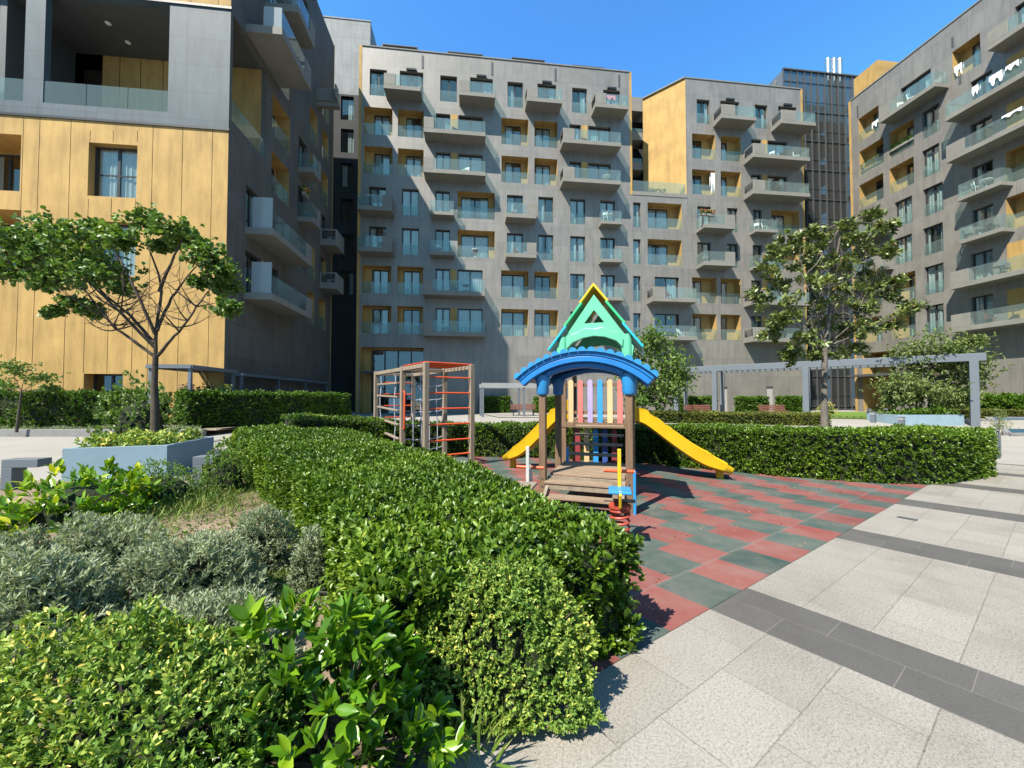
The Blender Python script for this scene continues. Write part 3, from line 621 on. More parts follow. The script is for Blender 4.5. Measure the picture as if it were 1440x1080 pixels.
# --- right building ---
A_R = math.atan2(-.99365, .1126); pR = P(1199.5, 400, 39.4); RF = Frame(pR.x, pR.y, A_R)
b4 = thing('apartment_block', 'right hand grey apartment block rising towards the camera with laundry on its long upper balconies', 'building', RF.M, 'grey and ochre apartment blocks around the courtyard')
RH = {}
def rs(px, y): return RF.at(px, y)
ys1300 = {7: 140.5, 6: 194.6, 5: 249, 4: 303, 3: 359.4, 2: 415, 1: 470.6}
h1, h7 = RF.at(1300, 470.6)[1], RF.at(1300, 140.5)[1]; RST = (h7-h1)/6
def RHR(r): return h1+RST*(r-1)
ROOF4 = RF.at(1200.4, 139)[1]; RL = 34.
s_ = Fac(b4, None, .2, RL, 0, ROOF4, M['grey'], M['yellow'])
def rx(px, r, off=0): return RF.at(px, ys1300[r], off)[0]
rwh = RST*.71
def rw(p0, p1, r, **k): return s_.window(rx(p0, r), rx(p1, r), RHR(r), RHR(r)+rwh, **k)
def rlog(p0, p1, r, d0=None, d1=None, **k):
    a, b = rx(p0, r), rx(p1, r); return s_.loggia(a, b, RHR(r), RHR(r)+rwh, door=(a+(b-a)*.42, b-.04), righty=False, **k)
def rbal(a, b, r, **k): return s_.balcony(a, b, RHR(r), **k)
rlog(1206.5, 1235, 7); rw(1267, 1310, 7, rail=False)
e0 = RF.at(1236, 165, -1.35)[0]; e1 = RF.at(1315, 130, -1.35)[0]; rbal(e0, e1, 7, solid=[(e0, e0+.9)], left='solid')
rlog(1341, 1381, 7); rw(1432, 1465, 7, rail=False); e0 = RF.at(1388, 68, -1.35)[0]; rbal(e0, e0+5.2, 7, solid=[(e0, e0+1.1)], left='solid')
WB = RF.at(1329, 180, -1.35)[0]; WBE = WB+9.6
for r in (6, 5, 2, 1):
    rlog(1208, 1242, r) if r > 2 else rlog(1211.5, 1240, r); rlog(1251, 1285.5, r) if r > 2 else rlog(1255, 1288, r)
    rw(1297.6 if r > 2 else 1301, 1322 if r > 2 else 1328, r)
    a = rx(1367, r); rw(1367, 1398, r, rail=False); s_.panel(a+2.05, a+3.3, RHR(r)+.04, RHR(r)+rwh, 'ochre_panel'); s_.window(a+3.35, a+6.1, RHR(r), RHR(r)+rwh, rail=False)
    rbal(WB, WBE, r, solid=[(WB, WB+(1.15 if r < 6 else .01))], left='solid' if r < 6 else 'glass')
for r in (4, 3):
    rw(1216, 1236, r, rail=False); a = rx(1212, r); rbal(a, a+2.9, r, solid=[(a+1.9, a+2.9)], right='solid')
    rw(1258.6, 1283, r); rw(1299, 1327, r); rw(1369, 1399, r, rail=False)
    a = RF.at(1347, 300, -1.1)[0]; rbal(a, RF.at(1407, 250, -1.1)[0], r, p=1.1, th=.26)
    rlog(1417, 1452, r)
a, c1 = RF.at(1212.5, 497.5); b = RF.at(1258, 500)[0]; s_.o.append((a, b, 0, c1)); e = MB()
for q in (((a,0,0),(a,1.6,0),(a,1.6,c1),(a,0,c1)), ((b,0,0),(b,1.6,0),(b,1.6,c1),(b,0,c1)), ((a,1.6,0),(a+(b-a)*.45,1.6,0),(a+(b-a)*.45,1.6,c1),(a,1.6,c1)), ((a,0,c1),(b,0,c1),(b,1.6,c1),(a,1.6,c1)), ((a,1.6,c1-.6),(b,1.6,c1-.6),(b,1.6,c1),(a,1.6,c1))): e.quad(*q)
eo = e.build('entrance', [M['yellow']], b4); s_.glazing(a+(b-a)*.46, b-.02, .03, c1-.62, 1.56, owner=eo, cur='none')
m = MB(); zc = RF.at(1213, 529)[1]; m.box(a-.4, b+1.0, -1.3, 1.5, zc-.1, zc+.12); m.build('canopy', M['dsteel'], b4)
m = MB(); xb, zb = RF.at(1225, 548, 1.5); m.box(xb-.25, xb+.25, 1.5, 1.58, zb-.35, zb+.35); m.build('intercom_panel', M['frame'], b4)
s_.finish()
m = MB(); m.box(-.02, .2, -.03, .6, 0, ROOF4+.05); m.build('edge_trim', M['yellow'], b4)
m = MB(); m.box(.2, RL, -.06, .3, ROOF4, ROOF4+.1); m.build('parapet_cap', M['slab'], b4)
m = MB(); m.quad((0,.2,ROOF4-.3),(RL,.2,ROOF4-.3),(RL,14,ROOF4-.3),(0,14,ROOF4-.3)); m.quad((0,.5,0),(0,14,0),(0,14,ROOF4),(0,.5,ROOF4)); m.quad((RL,0,0),(RL,14,0),(RL,14,ROOF4),(RL,0,ROOF4)); m.quad((0,14,0),(RL,14,0),(RL,14,ROOF4),(0,14,ROOF4)); m.build('roof', M['slab'], b4)
pb = MB(); a, ht = RF.at(1206, 105, 2.2); b, _ = RF.at(1233, 88, 2.2); pb.box(-.5, 1.9, 1.2, 8, ROOF4-.3, ROOF4+3.0); pb.build('roof_box', [M['yellow']], b4)
a, h = RF.at(1258, 74, 1.4); b, _ = RF.at(1318, 50, 1.4); roofframe(b4, RF, a, b, ROOF4+.9)
for p0, y0, y1 in ((1206.5, 148, 165), (1340, 52, 66), (1350.5, 106, 118)):
    x, z0 = RF.at(p0, y1); _, z1 = RF.at(p0, y0); m = MB(); m.box(x-.07, x+.07, -.03, .01, z0, z1); m.build('overflow_spout', M['dsteel'], b4)
# --- glazed tower between ---
GF = Frame(*((MF.M @ Vector((sEnd2-2.5, 3.5, 0))).xy), A_MAIN)
gt = thing('glass_tower', 'dark smoked glass stair tower with steel mullions in the corner between two blocks', 'tower', GF.M)
a, ht = GF.at(1101, 98); b, _ = GF.at(1206, 109); 
m = MB(); n = 11
for i in range(n+1): x = a+(b-a)*i/n; m.box(x-.035, x+.035, -.10, .05, 0, ht)
for k in range(12): z = .4+k*ht/11.5; m.box(a, b, -.03, .04, z, z+.07)
for k in range(12): z = 1.6+k*ht/11.5; m.box(a, b, .0, .04, z, z+.02)
m.box(a-.05, b+.05, -.14, .1, ht, ht+.15); m.build('mullions', M['dsteel'], gt)
m = MB(); m.box(a, b, .06, .08, 0, ht); m.build('pane', M['tower_glass'], gt)
m = MB()
for k in range(11): z = .2+k*ht/11; m.box(a, b, .8, 5, z, z+.25)
m.quad((a,5,0),(b,5,0),(b,5,ht-3),(a,5,ht-3)); m.quad((a,0.1,0),(a,5,0),(a,5,ht),(a,.1,ht))
for i in range(6): x = a+(b-a)*(i+.5)/6; m.bar((x, 1.2, 0), (x, 1.2, ht-1), .18, .18, (1,0,0)); m.bar((x-.9, 1.6, ht-3.4-i%2*3), (x+.9, 1.6, ht-.8-i%2*3), .1, .1)
m.build('stair_floors', M['steel'], gt)
for px in (1159, 1167.5, 1175.5):
    x, h = GF.at(px, 88, 1.0); m = MB(); m.tube([(x, .55, .3), (x, .55, h)], .3, 14); m.lathe([(.33, 0), (.33, .25)], (x, .55, h-.3), 14); m.build('flue_pipe', M['chrome'], gt, smooth=40)
m = MB(); x1, z1 = GF.at(1086, 112); m.bar((a-1.6, 1, ROOF2-.5), (a, 1, ht-.4), .1, .1); m.bar((a-3.5, 2, ROOF2+1.2), (a, 2, ROOF2+1.2), .1, .1); m.box(a-3.2, a, 2.5, 5, ROOF2-.4, ROOF2+1.6); m.build('roof_plant', M['slab'], gt)
# ---------- playground ----------
M['wood'] = surf('weathered_post_wood', (.17, .105, .062), .75, .28, 3., 60, .25, sc3=(6, 6, .7), bstr=.35)
M['woodg'] = surf('grey_weathered_wood', (.235, .19, .145), .85, .22, 3., 60, .22, sc3=(5, 5, .8), bstr=.35)
M['plank'] = surf('deck_planks', (.25, .18, .125), .8, .3, 4., 50, .25, sc3=(.8, 6, 6), bstr=.3)
def plastic(n, c, r=.40, var=.13): return surf(n, c, r, var, 1.6, 25, .10, spec=.45, bstr=.06, stain=.45, stain_col=tuple(x*.72+.03 for x in c))
M['blue'] = plastic('blue_plastic', (.012, .16, .46)); M['lblue'] = plastic('light_blue_plastic', (.025, .22, .50)); M['green'] = plastic('mint_plastic', (.12, .47, .29)); M['green2'] = plastic('bright_green_plastic', (.04, .48, .19)); M['turq'] = plastic('turquoise_plastic', (.02, .40, .50))
M['ylw'] = plastic('yellow_plastic', (.60, .42, .015)); M['slide'] = plastic('slide_yellow', (.62, .40, .012), .33)
M['orange'] = plastic('orange_tube', (.62, .085, .022)); M['rope'] = surf('blue_grey_rope', (.34, .36, .42), .9, .2, 8, 60); M['red'] = surf('red_spring_paint', (.36, .055, .03), .5, .3, 6, 40)
for k, c in dict(cream=(.55, .38, .20), pink=(.52, .15, .13), lav=(.34, .28, .50), blu=(.03, .25, .56), dred=(.22, .03, .035), navy=(.03, .07, .24)).items(): M['p_'+k] = plastic('picket_'+k, c, .5)
AP = math.atan2(-.3256, .9455); OP = Vector((1.10, 5.85, gz(5.85)))
ps = thing('playset', 'wooden playhouse with blue arched porch roof, green gabled tower and two yellow slides', 'playset', at(OP, AP))
pw = .105
def post(x, y, z0, z1, nm='post', mt='wood', w=pw):
    m = MB(); m.box(x-w/2, x+w/2, y-w/2, y+w/2, z0, z1); return m.build(nm, M[mt], ps, bevel=.008, seg=1)
for x in (-.65, .65):
    post(x, 0, -.1, 1.98); post(x, 1.15, -.1, 1.98)
TX, TY = -.17, 3.5; TW = .7
for x in (-TW, TW):
    for y in (-TW, TW): post(TX+x, TY+y, -.25, 2.62)
# porch floor and steps
def boards(nm, x0, x1, y0, y1, z, n, th=.035, mt='plank', gap=.008):
    m = MB(); d = (y1-y0)/n
    for i in range(n): m.box(x0+R.uniform(-.006, .006), x1+R.uniform(-.006, .006), y0+d*i+gap/2, y0+d*(i+1)-gap/2, z-th, z+R.uniform(-.002, .002))
    return m.build(nm, M[mt], ps, bevel=.004, seg=1)
boards('deck_floor', -.58, .58, .14, 1.4, .47, 9); boards('step', -.60, .56, -.12, .12, .39, 2); boards('step', -.5, .5, -.36, -.14, .22, 2)
m = MB(); m.box(-.6, .6, .1, .138, .34, .43); m.box(-.58, .54, -.1, -.06, .27, .352); m.build('fascia', M['woodg'], ps, bevel=.004)
m = MB(); m.bar((-.56, .12, .36), (-.56, -.42, .1), .05, .12); m.bar((.56, .12, .36), (.56, -.42, .1), .05, .12); m.build('stringer', M['woodg'], ps)
for i in range(4): boards('step', -.55, .45, 1.5+.3*i, 1.74+.3*i, .6+.16*i, 2)
m = MB(); m.box(.42, .5, -.2, -.12, .22, .48); m.build('block', M['plank'], ps, bevel=.006)
boards('deck_floor', TX-.72, TX+.72, TY-.72, TY+.72, 1.16, 11)
for y in (TY-.72, TY+.72):
    m = MB(); m.box(TX-.76, TX+.76, y-.045, y-.003 if y < TY else y+.045, 1.0, 1.12); m.build('beam', M['wood'], ps, bevel=.005)
for z in (1.3, 1.92):
    m = MB(); m.box(TX-.65, TX+.65, TY-TW-.02, TY-TW+.02, z, z+.07); m.build('rail', M['wood'], ps, bevel=.005)
def picket(x, y, z0, z1, col, w=.115):
    m = MB(); n = 8; pl = [(-w/2, z0+.03), (-w/4, z0), (w/4, z0), (w/2, z0+.03)]+[(w/2*math.cos(PI*i/n), z1-w/2+w/2*math.sin(PI*i/n)) for i in range(n+1)]
    m.prism(pl, lambda a, b: (x+a, y, b), lambda a, b: (x+a, y+.028, b)); return m.build('picket', M['p_'+col], ps, bevel=.004, seg=1, normals=True)
for i, c in enumerate(('cream', 'pink', 'lav', 'blu', 'cream', 'pink')): picket(TX-.535+.214*i, TY-TW-.058, 1.05, 2.07, c)
for i, c in enumerate(('dred', 'cream', 'blu', 'navy', 'dred')): picket(TX-.4+.2*i, TY-TW+.03, .0, .98, c)
for s_ in (-1, 1):
    for i, c in enumerate(('pink', 'blu')): 
        m = MB(); y = TY-.6+(.0 if i == 0 else 1.12); m.box(TX+s_*.72-.015, TX+s_*.72+.015, y, y+.11, 1.1, 2.0); m.build('picket', M['p_'+c], ps, bevel=.004)
for x, y, z0, z1 in ((.72, -.09, .0, .62), (-.50, 1.25, .3, .75)):
    m = MB(); m.box(x-.02, x+.02, y-.05, y+.05, z0, z1); m.build('side_board', M['lblue'], ps, bevel=.008)
# blue arched roof
def arch(mb, R0, R1, a, y0, y1, cz, n=28, m=0):
    vs = []; 
    for i in range(n+1):
        t = -a+2*a*i/n
        for r in (R0, R1):
            for y in (y0, y1): vs.append((r*math.sin(t), y, cz+r*math.cos(t)))
    fs = []
    for i in range(n):
        k = 4*i; fs += [(k, k+4, k+5, k+1), (k+2, k+3, k+7, k+6), (k, k+2, k+6, k+4), (k+1, k+5, k+7, k+3)]
    fs += [(0, 1, 3, 2), (4*n, 4*n+2, 4*n+3, 4*n+1)]; mb.add(vs, fs, m)
RA = 1.55; CZ = 2.39-RA; AA = math.asin(1.04/RA)
m = MB(); arch(m, RA-.10, RA-.03, AA, -.2, 1.35, CZ); arch(m, RA-.19, RA-.10, AA, -.19, -.06, CZ); arch(m, RA-.19, RA-.10, AA, 1.2, 1.34, CZ); arch(m, RA-.27, RA-.191, .45, -.1, .02, CZ); arch(m, RA-.27, RA-.191, .45, 1.1, 1.25, CZ)
rf = m.build('porch_roof', M['blue'], ps, smooth=35, bevel=.012, normals=True)
m = MB(); nt_ = 17
for i in range(nt_):
    t = -AA+.03+(2*AA-.06)*i/(nt_-1); 
    for row in range(5):
        y0 = -.235+.32*row; c = Vector((RA*math.sin(t), y0, CZ+(RA-.005-.0*row)*math.cos(t))); ex = Vector((math.cos(t), 0, -math.sin(t))); ez = Vector((math.sin(t), 0, math.cos(t)))
        pts = [c+ex*.064*math.cos(PI*j/8)+ez*(-.03+.068*math.sin(PI*j/8)) for j in range(9)]
        m.prism([(j,) for j in range(9)], lambda j: pts[j]-ez*.0, lambda j: pts[j]+Vector((0, .3, 0))-ez*.03)
m.build('roof_tiles', M['lblue'], rf, smooth=40, normals=True)
for x in (-.65, .65):
    for y in (0, 1.15):
        m = MB(); m.lathe([(.085, 1.72), (.10, 1.76), (.098, 1.86), (.125, 1.96), (.12, 2.02)], (x, y, 0), 14)
        sgn = -1 if x > 0 else 1; m.add([(x, y-.06, 1.80), (x, y+.06, 1.80), (x+sgn*.22, y+.06, 2.13), (x+sgn*.22, y-.06, 2.13), (x, y-.06, 2.05), (x, y+.06, 2.05)], [(0,1,2,3),(0,4,5,1),(3,2,5,4),(0,3,4),(1,5,2)])
        m.build('bracket', M['lblue'] if y == 0 else M['blue'], ps, smooth=40)
# green gable roof
ZE, ZA, HW = 2.78, 3.98, .93; gy0, gy1 = TY-.86, TY+.86; nrm = Vector((ZA-ZE, HW)).normalized()
gr = MB()
def gable(y, th):
    pl = [(-HW+.1, ZE-.02), (-.80, ZE-.22), (-.60, ZE-.22), (-.575, ZE-.03), (-.45, ZE+.12), (-.22, ZE+.215), (0, ZE+.245), (.22, ZE+.215), (.45, ZE+.12), (.575, ZE-.03), (.60, ZE-.22), (.80, ZE-.22), (HW-.1, ZE-.02)]
    hole = [(-.22, ZE+.53), (.22, ZE+.53), (0, ZE+.82)]
    top = (0, ZA-.04)
    # fan pieces around the triangular hole
    P_ = lambda p, yy: (TX+p[0], yy, p[1])
    left = [pl[i] for i in range(0, 7)]; right = [pl[i] for i in range(6, 13)]
    polys = [left+[(0, ZE+.53), hole[0], hole[2], top], [(0, ZE+.245)]+right[1:]+[top, hole[2], hole[1], (0, ZE+.53)]]
    for q in polys: gr.prism(q, lambda a, b: P_((a, b), y), lambda a, b: P_((a, b), y+th))
for yy_ in (gy0, gy1-.07): gr = MB(); gable(yy_, .07); gr.build('gable_panel', M['green'], ps, normals=True)
m = MB()
for y in (gy0-.035,):
    pts = [(-.60, ZE-.03), (-.47, ZE+.11), (-.23, ZE+.205), (0, ZE+.235), (.23, ZE+.205), (.47, ZE+.11), (.60, ZE-.03)]
    up = [(.62, ZE+.14), (.52, ZE+.29), (.36, ZE+.34), (.2, ZE+.43), (0, ZE+.40), (-.2, ZE+.43), (-.36, ZE+.34), (-.52, ZE+.29), (-.62, ZE+.14)]
    for q0, q1 in zip(pts, pts[1:]): pass
    m.prism(pts+up, lambda a, b: (TX+a, y, b), lambda a, b: (TX+a, y+.05, b))
m.build('arch_trim', M['green'], ps, bevel=.015, normals=True)
for x in (-.70, .70):
    for y in (gy0, gy1-.1):
        m = MB(); m.tube([(TX+x, y+.05, ZE-.28), (TX+x, y+.05, ZE+.25)], [.105, .095], 14); m.build('roof_leg', M['green'], ps, smooth=40)
for (t0, t1, mk, off) in ((0., .24, 'ylw', .075), (.22, .64, 'green2', .045), (.62, 1.06, 'turq', .015)):
    m = MB()
    for s_ in (-1, 1):
        n = Vector((s_*nrm.x, nrm.y))
        a = Vector((0, ZA))*(1-t0)+Vector((s_*HW, ZE))*t0; b = Vector((0, ZA))*(1-t1)+Vector((s_*HW, ZE))*t1
        q = [a+n*off, b+n*off, b+n*(off+.05), a+n*(off+.05)]
        if t0 == 0: q[0].x = 0; q[3] = Vector((0, a.y+(off+.05)/nrm.y)); q[0] = Vector((0, a.y+off/nrm.y))
        m.prism([(v.x, v.y) for v in q], lambda a_, b_: (TX+a_, gy0-.10+off*.3, b_), lambda a_, b_: (TX+a_, gy1+.10-off*.3, b_))
    m.build('ridge_cap' if mk == 'ylw' else 'roof_slope', M[mk], ps, bevel=.012, normals=True)
m = MB(); m.tube([(TX, gy0, ZA+.07), (TX, gy0, ZA+.2)], [.035, .012], 8); m.build('finial', M['ylw'], ps)
# slides
def slide(s_, L):
    prof = [(.70, 1.20), (.95, 1.19), (1.15, 1.08), (1.5, .80), (1.9, .50), (2.2, .32), (2.45, .235), (2.72, .17)]
    prof = [(x if x < 1 else .95+(x-.95)*(L-.95)/(2.72-.95), z) for x, z in prof]
    P_ = []
    for i in range(len(prof)-1):   # smooth with catmull-rom
        p0, p1, p2, p3 = [Vector(prof[max(0, min(len(prof)-1, i+k))]) for k in (-1, 0, 1, 2)]
        for j in range(4):
            t = j/4; P_.append(.5*((2*p1)+(p2-p0)*t+(2*p0-5*p1+4*p2-p3)*t*t+(3*p1-p0-3*p2+p3)*t**3))
    P_.append(Vector(prof[-1]))
    W, H = .30, .215; m = MB(); vs = []; k = len(P_)
    for i, p in enumerate(P_):
        d = P_[min(i+1, k-1)]-P_[max(i-1, 0)]; d.normalize(); n = Vector((-d.y, d.x)); hh = H*(1.25 if i < 6 else 1)
        if i > k-8: hh *= max(.3, 1-(i-(k-8))*.1)
        sec = [(-W, hh), (-W+.01, 0), (-W+.1, -.045), (W-.1, -.045), (W-.01, 0), (W, hh), (W+.045, hh), (W+.035, hh-.035), (W+.012, -.03), (W-.08, -.08), (-W+.08, -.08), (-W-.012, -.03), (-W-.035, hh-.035), (-W-.045, hh)]
        for y, u in sec: q = p+n*u; vs.append((TX+s_*q.x, TY+y, q.y-.03))
    q = 14; fs = [(i*q+j, i*q+(j+1)%q, (i+1)*q+(j+1)%q, (i+1)*q+j) for i in range(k-1) for j in range(q)]+[tuple(range(q)), tuple(range((k-1)*q, k*q))]
    m.add(vs, fs); e = P_[-4]; m.tube([(TX+s_*e.x, TY, e.y-.06), (TX+s_*e.x, TY, -.16)], [.07, .09], 12)
    return m.build('slide', M['slide'], ps, smooth=50, normals=True)
slide(1, 2.76); slide(-1, 2.32)
for s_ in (-1, 1):
    x = TX+s_*.70
    for y in (-.33, .33): m = MB(); m.box(x-.02, x+.02+.12*s_ if s_ > 0 else x+.02, TY+y-.03, TY+y+.03, 1.15, 1.62); m.build('slide_gate', M['slide'], ps, bevel=.01)
# climbing frame
AC = math.radians(35.6); OC = Vector((-2.14, 9.57, gz(9.57)))
cf = thing('jungle_gym', 'weathered timber climbing frame with orange rungs and hanging rope ladder', 'climbing frame', at(OC, AC))
CH = 2.66; KY = (0, 1.65, 4.2); CXw = 1.3
for x in (0, CXw):
    for y in KY:
        m = MB(); m.box(x-.065, x+.065, y-.065, y+.065, -.2, CH); m.build('post', M['woodg'], cf, bevel=.01, seg=1)
    m = MB(); m.box(x-.05, x+.05, .067, 1.583, CH-.13, CH-.02); m.box(x-.05, x+.05, 1.717, 4.28, CH-.13, CH-.02); m.build('beam', M['woodg'], cf, bevel=.01, seg=1)
for y in (1.65, 4.2):
    m = MB(); m.box(.067, CXw-.067, y-.045, y+.045, CH-.13, CH-.03); m.build('beam', M['woodg'], cf, bevel=.01, seg=1)
for i in range(8):
    y = .06+.21*i; m = MB(); m.tube([(-.04, y, CH+.012), (CXw+.04, y, CH+.012)], .021, 10); m.build('rung', M['orange'], cf, smooth=40)
for z in (2.3, 1.9, 1.5, 1.1, .69, .31):
    for y in (0, 4.2): m = MB(); m.tube([(-.02, y, z), (CXw+.02, y, z)], .022, 10); m.build('rung', M['orange'], cf, smooth=40)
for i, z in enumerate((2.2, 1.83, 1.46, 1.08, .70, .32)):
    t = .03*i; m = MB(); m.bar((-.02+t*.3, 1.98, z-t), (0, 3.98, z+.02), .09, .05); m.build('plank', M['woodg'], cf, bevel=.008)
for y in (2.3, 3.7):
    m = MB(); m.tube([(0+.02*math.sin(i), y+.01*math.sin(i*2.2), CH-.1-i*.2) for i in range(13)], .016, 8); m.build('rope', M['rope'], cf, smooth=40)
m = MB()
for x in (.3, .55, .8, 1.05): m.tube([(x, 1.65+.05*math.sin(2.*i/3), CH-.1-i*.26) for i in range(10)], .013, 7)
for z in (2.15, 1.75, 1.4, 1.0, .6, .3): m.tube([(.07+(CXw-.14)*i/8, 1.65+.03*math.sin(i), z-.05*math.sin(PI*i/8)+.012*math.sin(i*2.5)) for i in range(9)], .014, 7)
m.build('net', M['rope'], cf, smooth=40)
for y, s_ in ((0, 1), (1.65, -1)):
    yy = y+s_*.15; m = MB(); m.tube([(0, y+s_*.06, 1.95), (0, yy-.02*s_, 1.95), (0, yy, 1.90), (0, yy, .95), (0, yy-.02*s_, .90), (0, y+s_*.06, .90)], .024, 10); m.build('handle', M['orange'], cf, smooth=50)
# spring riders
def rider(loc, ang, label, bodymat, seatmat):
    t = thing('spring_rider', label, 'spring rider', at(loc, ang), 'spring riders on the playground')
    m = MB(); n = 90; m.tube([(.10*math.cos(i*.42), .10*math.sin(i*.42), .03+.40*i/n) for i in range(n+1)], .014, 6); m.build('spring', M['red'], t, smooth=50)
    m = MB(); m.lathe([(.15, 0), (.15, .025), (.05, .03)], n=16); m.build('mount', M['red'], t); m = MB(); m.lathe([(.12, .42), (.12, .45)], n=16); m.build('mount', M['red'], t)
    m = MB(); pl = [(-.16, .45), (.24, .45), (.28, .60), (.24, .80), (.16, .82), (.10, .64), (-.08, .60), (-.18, .64), (-.22, .60)]
    m.prism(pl, lambda a, b: (a, -.014, b), lambda a, b: (a, .014, b)); m.build('body_panel', bodymat, t, bevel=.006, normals=True)
    m = MB(); m.box(-.2, .08, -.12, .12, .602, .635); m.build('seat', seatmat, t, bevel=.012)
    m = MB(); m.tube([(.2, -.17, .78), (.2, .17, .78)], .02, 10); m.build('handlebar', M['orange'], t, smooth=40)
    m = MB(); m.tube([(.1, -.17, .47), (.1, .17, .47)], .02, 10); m.build('footrest', M['woodg'], t, smooth=40)
    m = MB(); m.box(.05, .09, -.02, .02, .6, 1.05); m.build('pole', bodymat, t, bevel=.006)
    return t
v = G(872, 768); rider(v, 1.33, 'yellow spring rider with blue seat on a rusty red coil beside the hedge', M['ylw'], M['lblue'])
v = Vector((.17, 4.55, gz(4.55))); rider(v, 1.3, 'white spring rider standing left of the playhouse porch', surf('worn_white_plastic', (.42, .42, .40), .6, .12), M['woodg'])

m = MB()
for x in (-.65, .65):
    for z in (.3, .42, 1.7): 
        b_ = MB(); b_.lathe([(.014, 0), (.014, .012)], n=8); o = b_.build('bolt', M['dsteel'], ps); o.location = (x, -pw/2, z); o.rotation_euler = (PI/2, 0, 0)
# ---------- vegetation ----------
def leaf_mat(name, stops, rough=.42, trans=.22, spec=.45):
    m, nt, _, L = new_mat(name); at_ = N(nt, 'ShaderNodeAttribute', attribute_name='rnd'); col = ramp(nt, at_.outputs['Fac'], stops)
    b = N(nt, 'ShaderNodeBsdfPrincipled'); L.new(col, b.inputs['Base Color']); b.inputs['Roughness'].default_value = rough; b.inputs['Specular IOR Level'].default_value = spec
    t = N(nt, 'ShaderNodeBsdfTranslucent'); tc = mixc(nt, 1., col, (1.25, 1.35, .6), 'MULTIPLY'); L.new(tc, t.inputs[0])
    mx = N(nt, 'ShaderNodeMixShader'); mx.inputs[0].default_value = trans; o = N(nt, 'ShaderNodeOutputMaterial')
    L.new(b.outputs[0], mx.inputs[1]); L.new(t.outputs[0], mx.inputs[2]); L.new(mx.outputs[0], o.inputs[0]); return m
LM = {
 'hedge': leaf_mat('hedge_leaf', [(0, (0.036, 0.074, 0.007)), (.45, (0.090, 0.171, 0.013)), (.85, (0.167, 0.259, 0.022)), (1, (0.336, 0.405, 0.054))], .38),
 'hedge_far': leaf_mat('hedge_leaf_far', [(0, (0.041, 0.092, 0.009)), (.5, (0.081, 0.169, 0.013)), (1, (0.162, 0.270, 0.022))], .5),
 'olive': leaf_mat('olive_hedge_leaf', [(0, (0.069, 0.085, 0.014)), (.5, (0.137, 0.161, 0.023)), (1, (0.214, 0.220, 0.035))], .55),
 'lav': leaf_mat('lavender_leaf', [(0, (.13, .17, .10)), (.5, (.29, .335, .215)), (1, (.46, .50, .36))], .75, .22, .12),
 'vari': leaf_mat('variegated_leaf', [(0, (0.067, 0.146, 0.021)), (.5, (0.160, 0.270, 0.043)), (.78, (0.346, 0.416, 0.071)), (1, (1.008, 0.749, 0.218))], .5),
 'laurel': leaf_mat('laurel_leaf', [(0, (0.042, 0.105, 0.007)), (.5, (0.094, 0.220, 0.011)), (.8, (0.235, 0.353, 0.013)), (1, (0.517, 0.528, 0.027))], .3, .25, .55),
 'mag': leaf_mat('magnolia_leaf', [(0, (0.060, 0.088, 0.022)), (.5, (0.128, 0.175, 0.040)), (.72, (0.221, 0.254, 0.072)), (.86, (0.255, 0.166, 0.056)), (1, (0.340, 0.201, 0.072))], .36, .12, .55),
 'cercis': leaf_mat('heart_leaf', [(0, (0.060, 0.113, 0.025)), (.5, (0.108, 0.192, 0.035)), (1, (0.230, 0.316, 0.062))], .45, .25),
 'willow': leaf_mat('narrow_leaf', [(0, (0.060, 0.100, 0.023)), (.5, (0.127, 0.176, 0.045)), (1, (0.254, 0.291, 0.104))], .5),
 'grass': leaf_mat('grass_blade', [(0, (.06, .12, .012)), (.65, (.14, .22, .03)), (1, (.30, .27, .10))], .6),
 'flower': leaf_mat('pink_petal', [(0, (.38, .10, .30)), (1, (.6, .25, .5))], .6), 'flowers2': leaf_mat('mixed_petal', [(0, (.5, .06, .12)), (.5, (.6, .35, .05)), (1, (.6, .5, .5))], .6)}
M['bark'] = surf('dark_bark', (.075, .058, .045), .9, .3, 6, 40, .3, bstr=.6); M['barkg'] = surf('grey_bark', (.24, .215, .19), .85, .25, 5, 40, .25, bstr=.5)
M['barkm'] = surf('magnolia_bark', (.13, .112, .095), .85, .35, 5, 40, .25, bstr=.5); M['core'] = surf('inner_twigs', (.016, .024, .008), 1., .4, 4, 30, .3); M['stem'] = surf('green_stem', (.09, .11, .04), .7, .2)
def nrmz(a): return a/np.maximum(np.linalg.norm(a, axis=-1, keepdims=True), 1e-9)
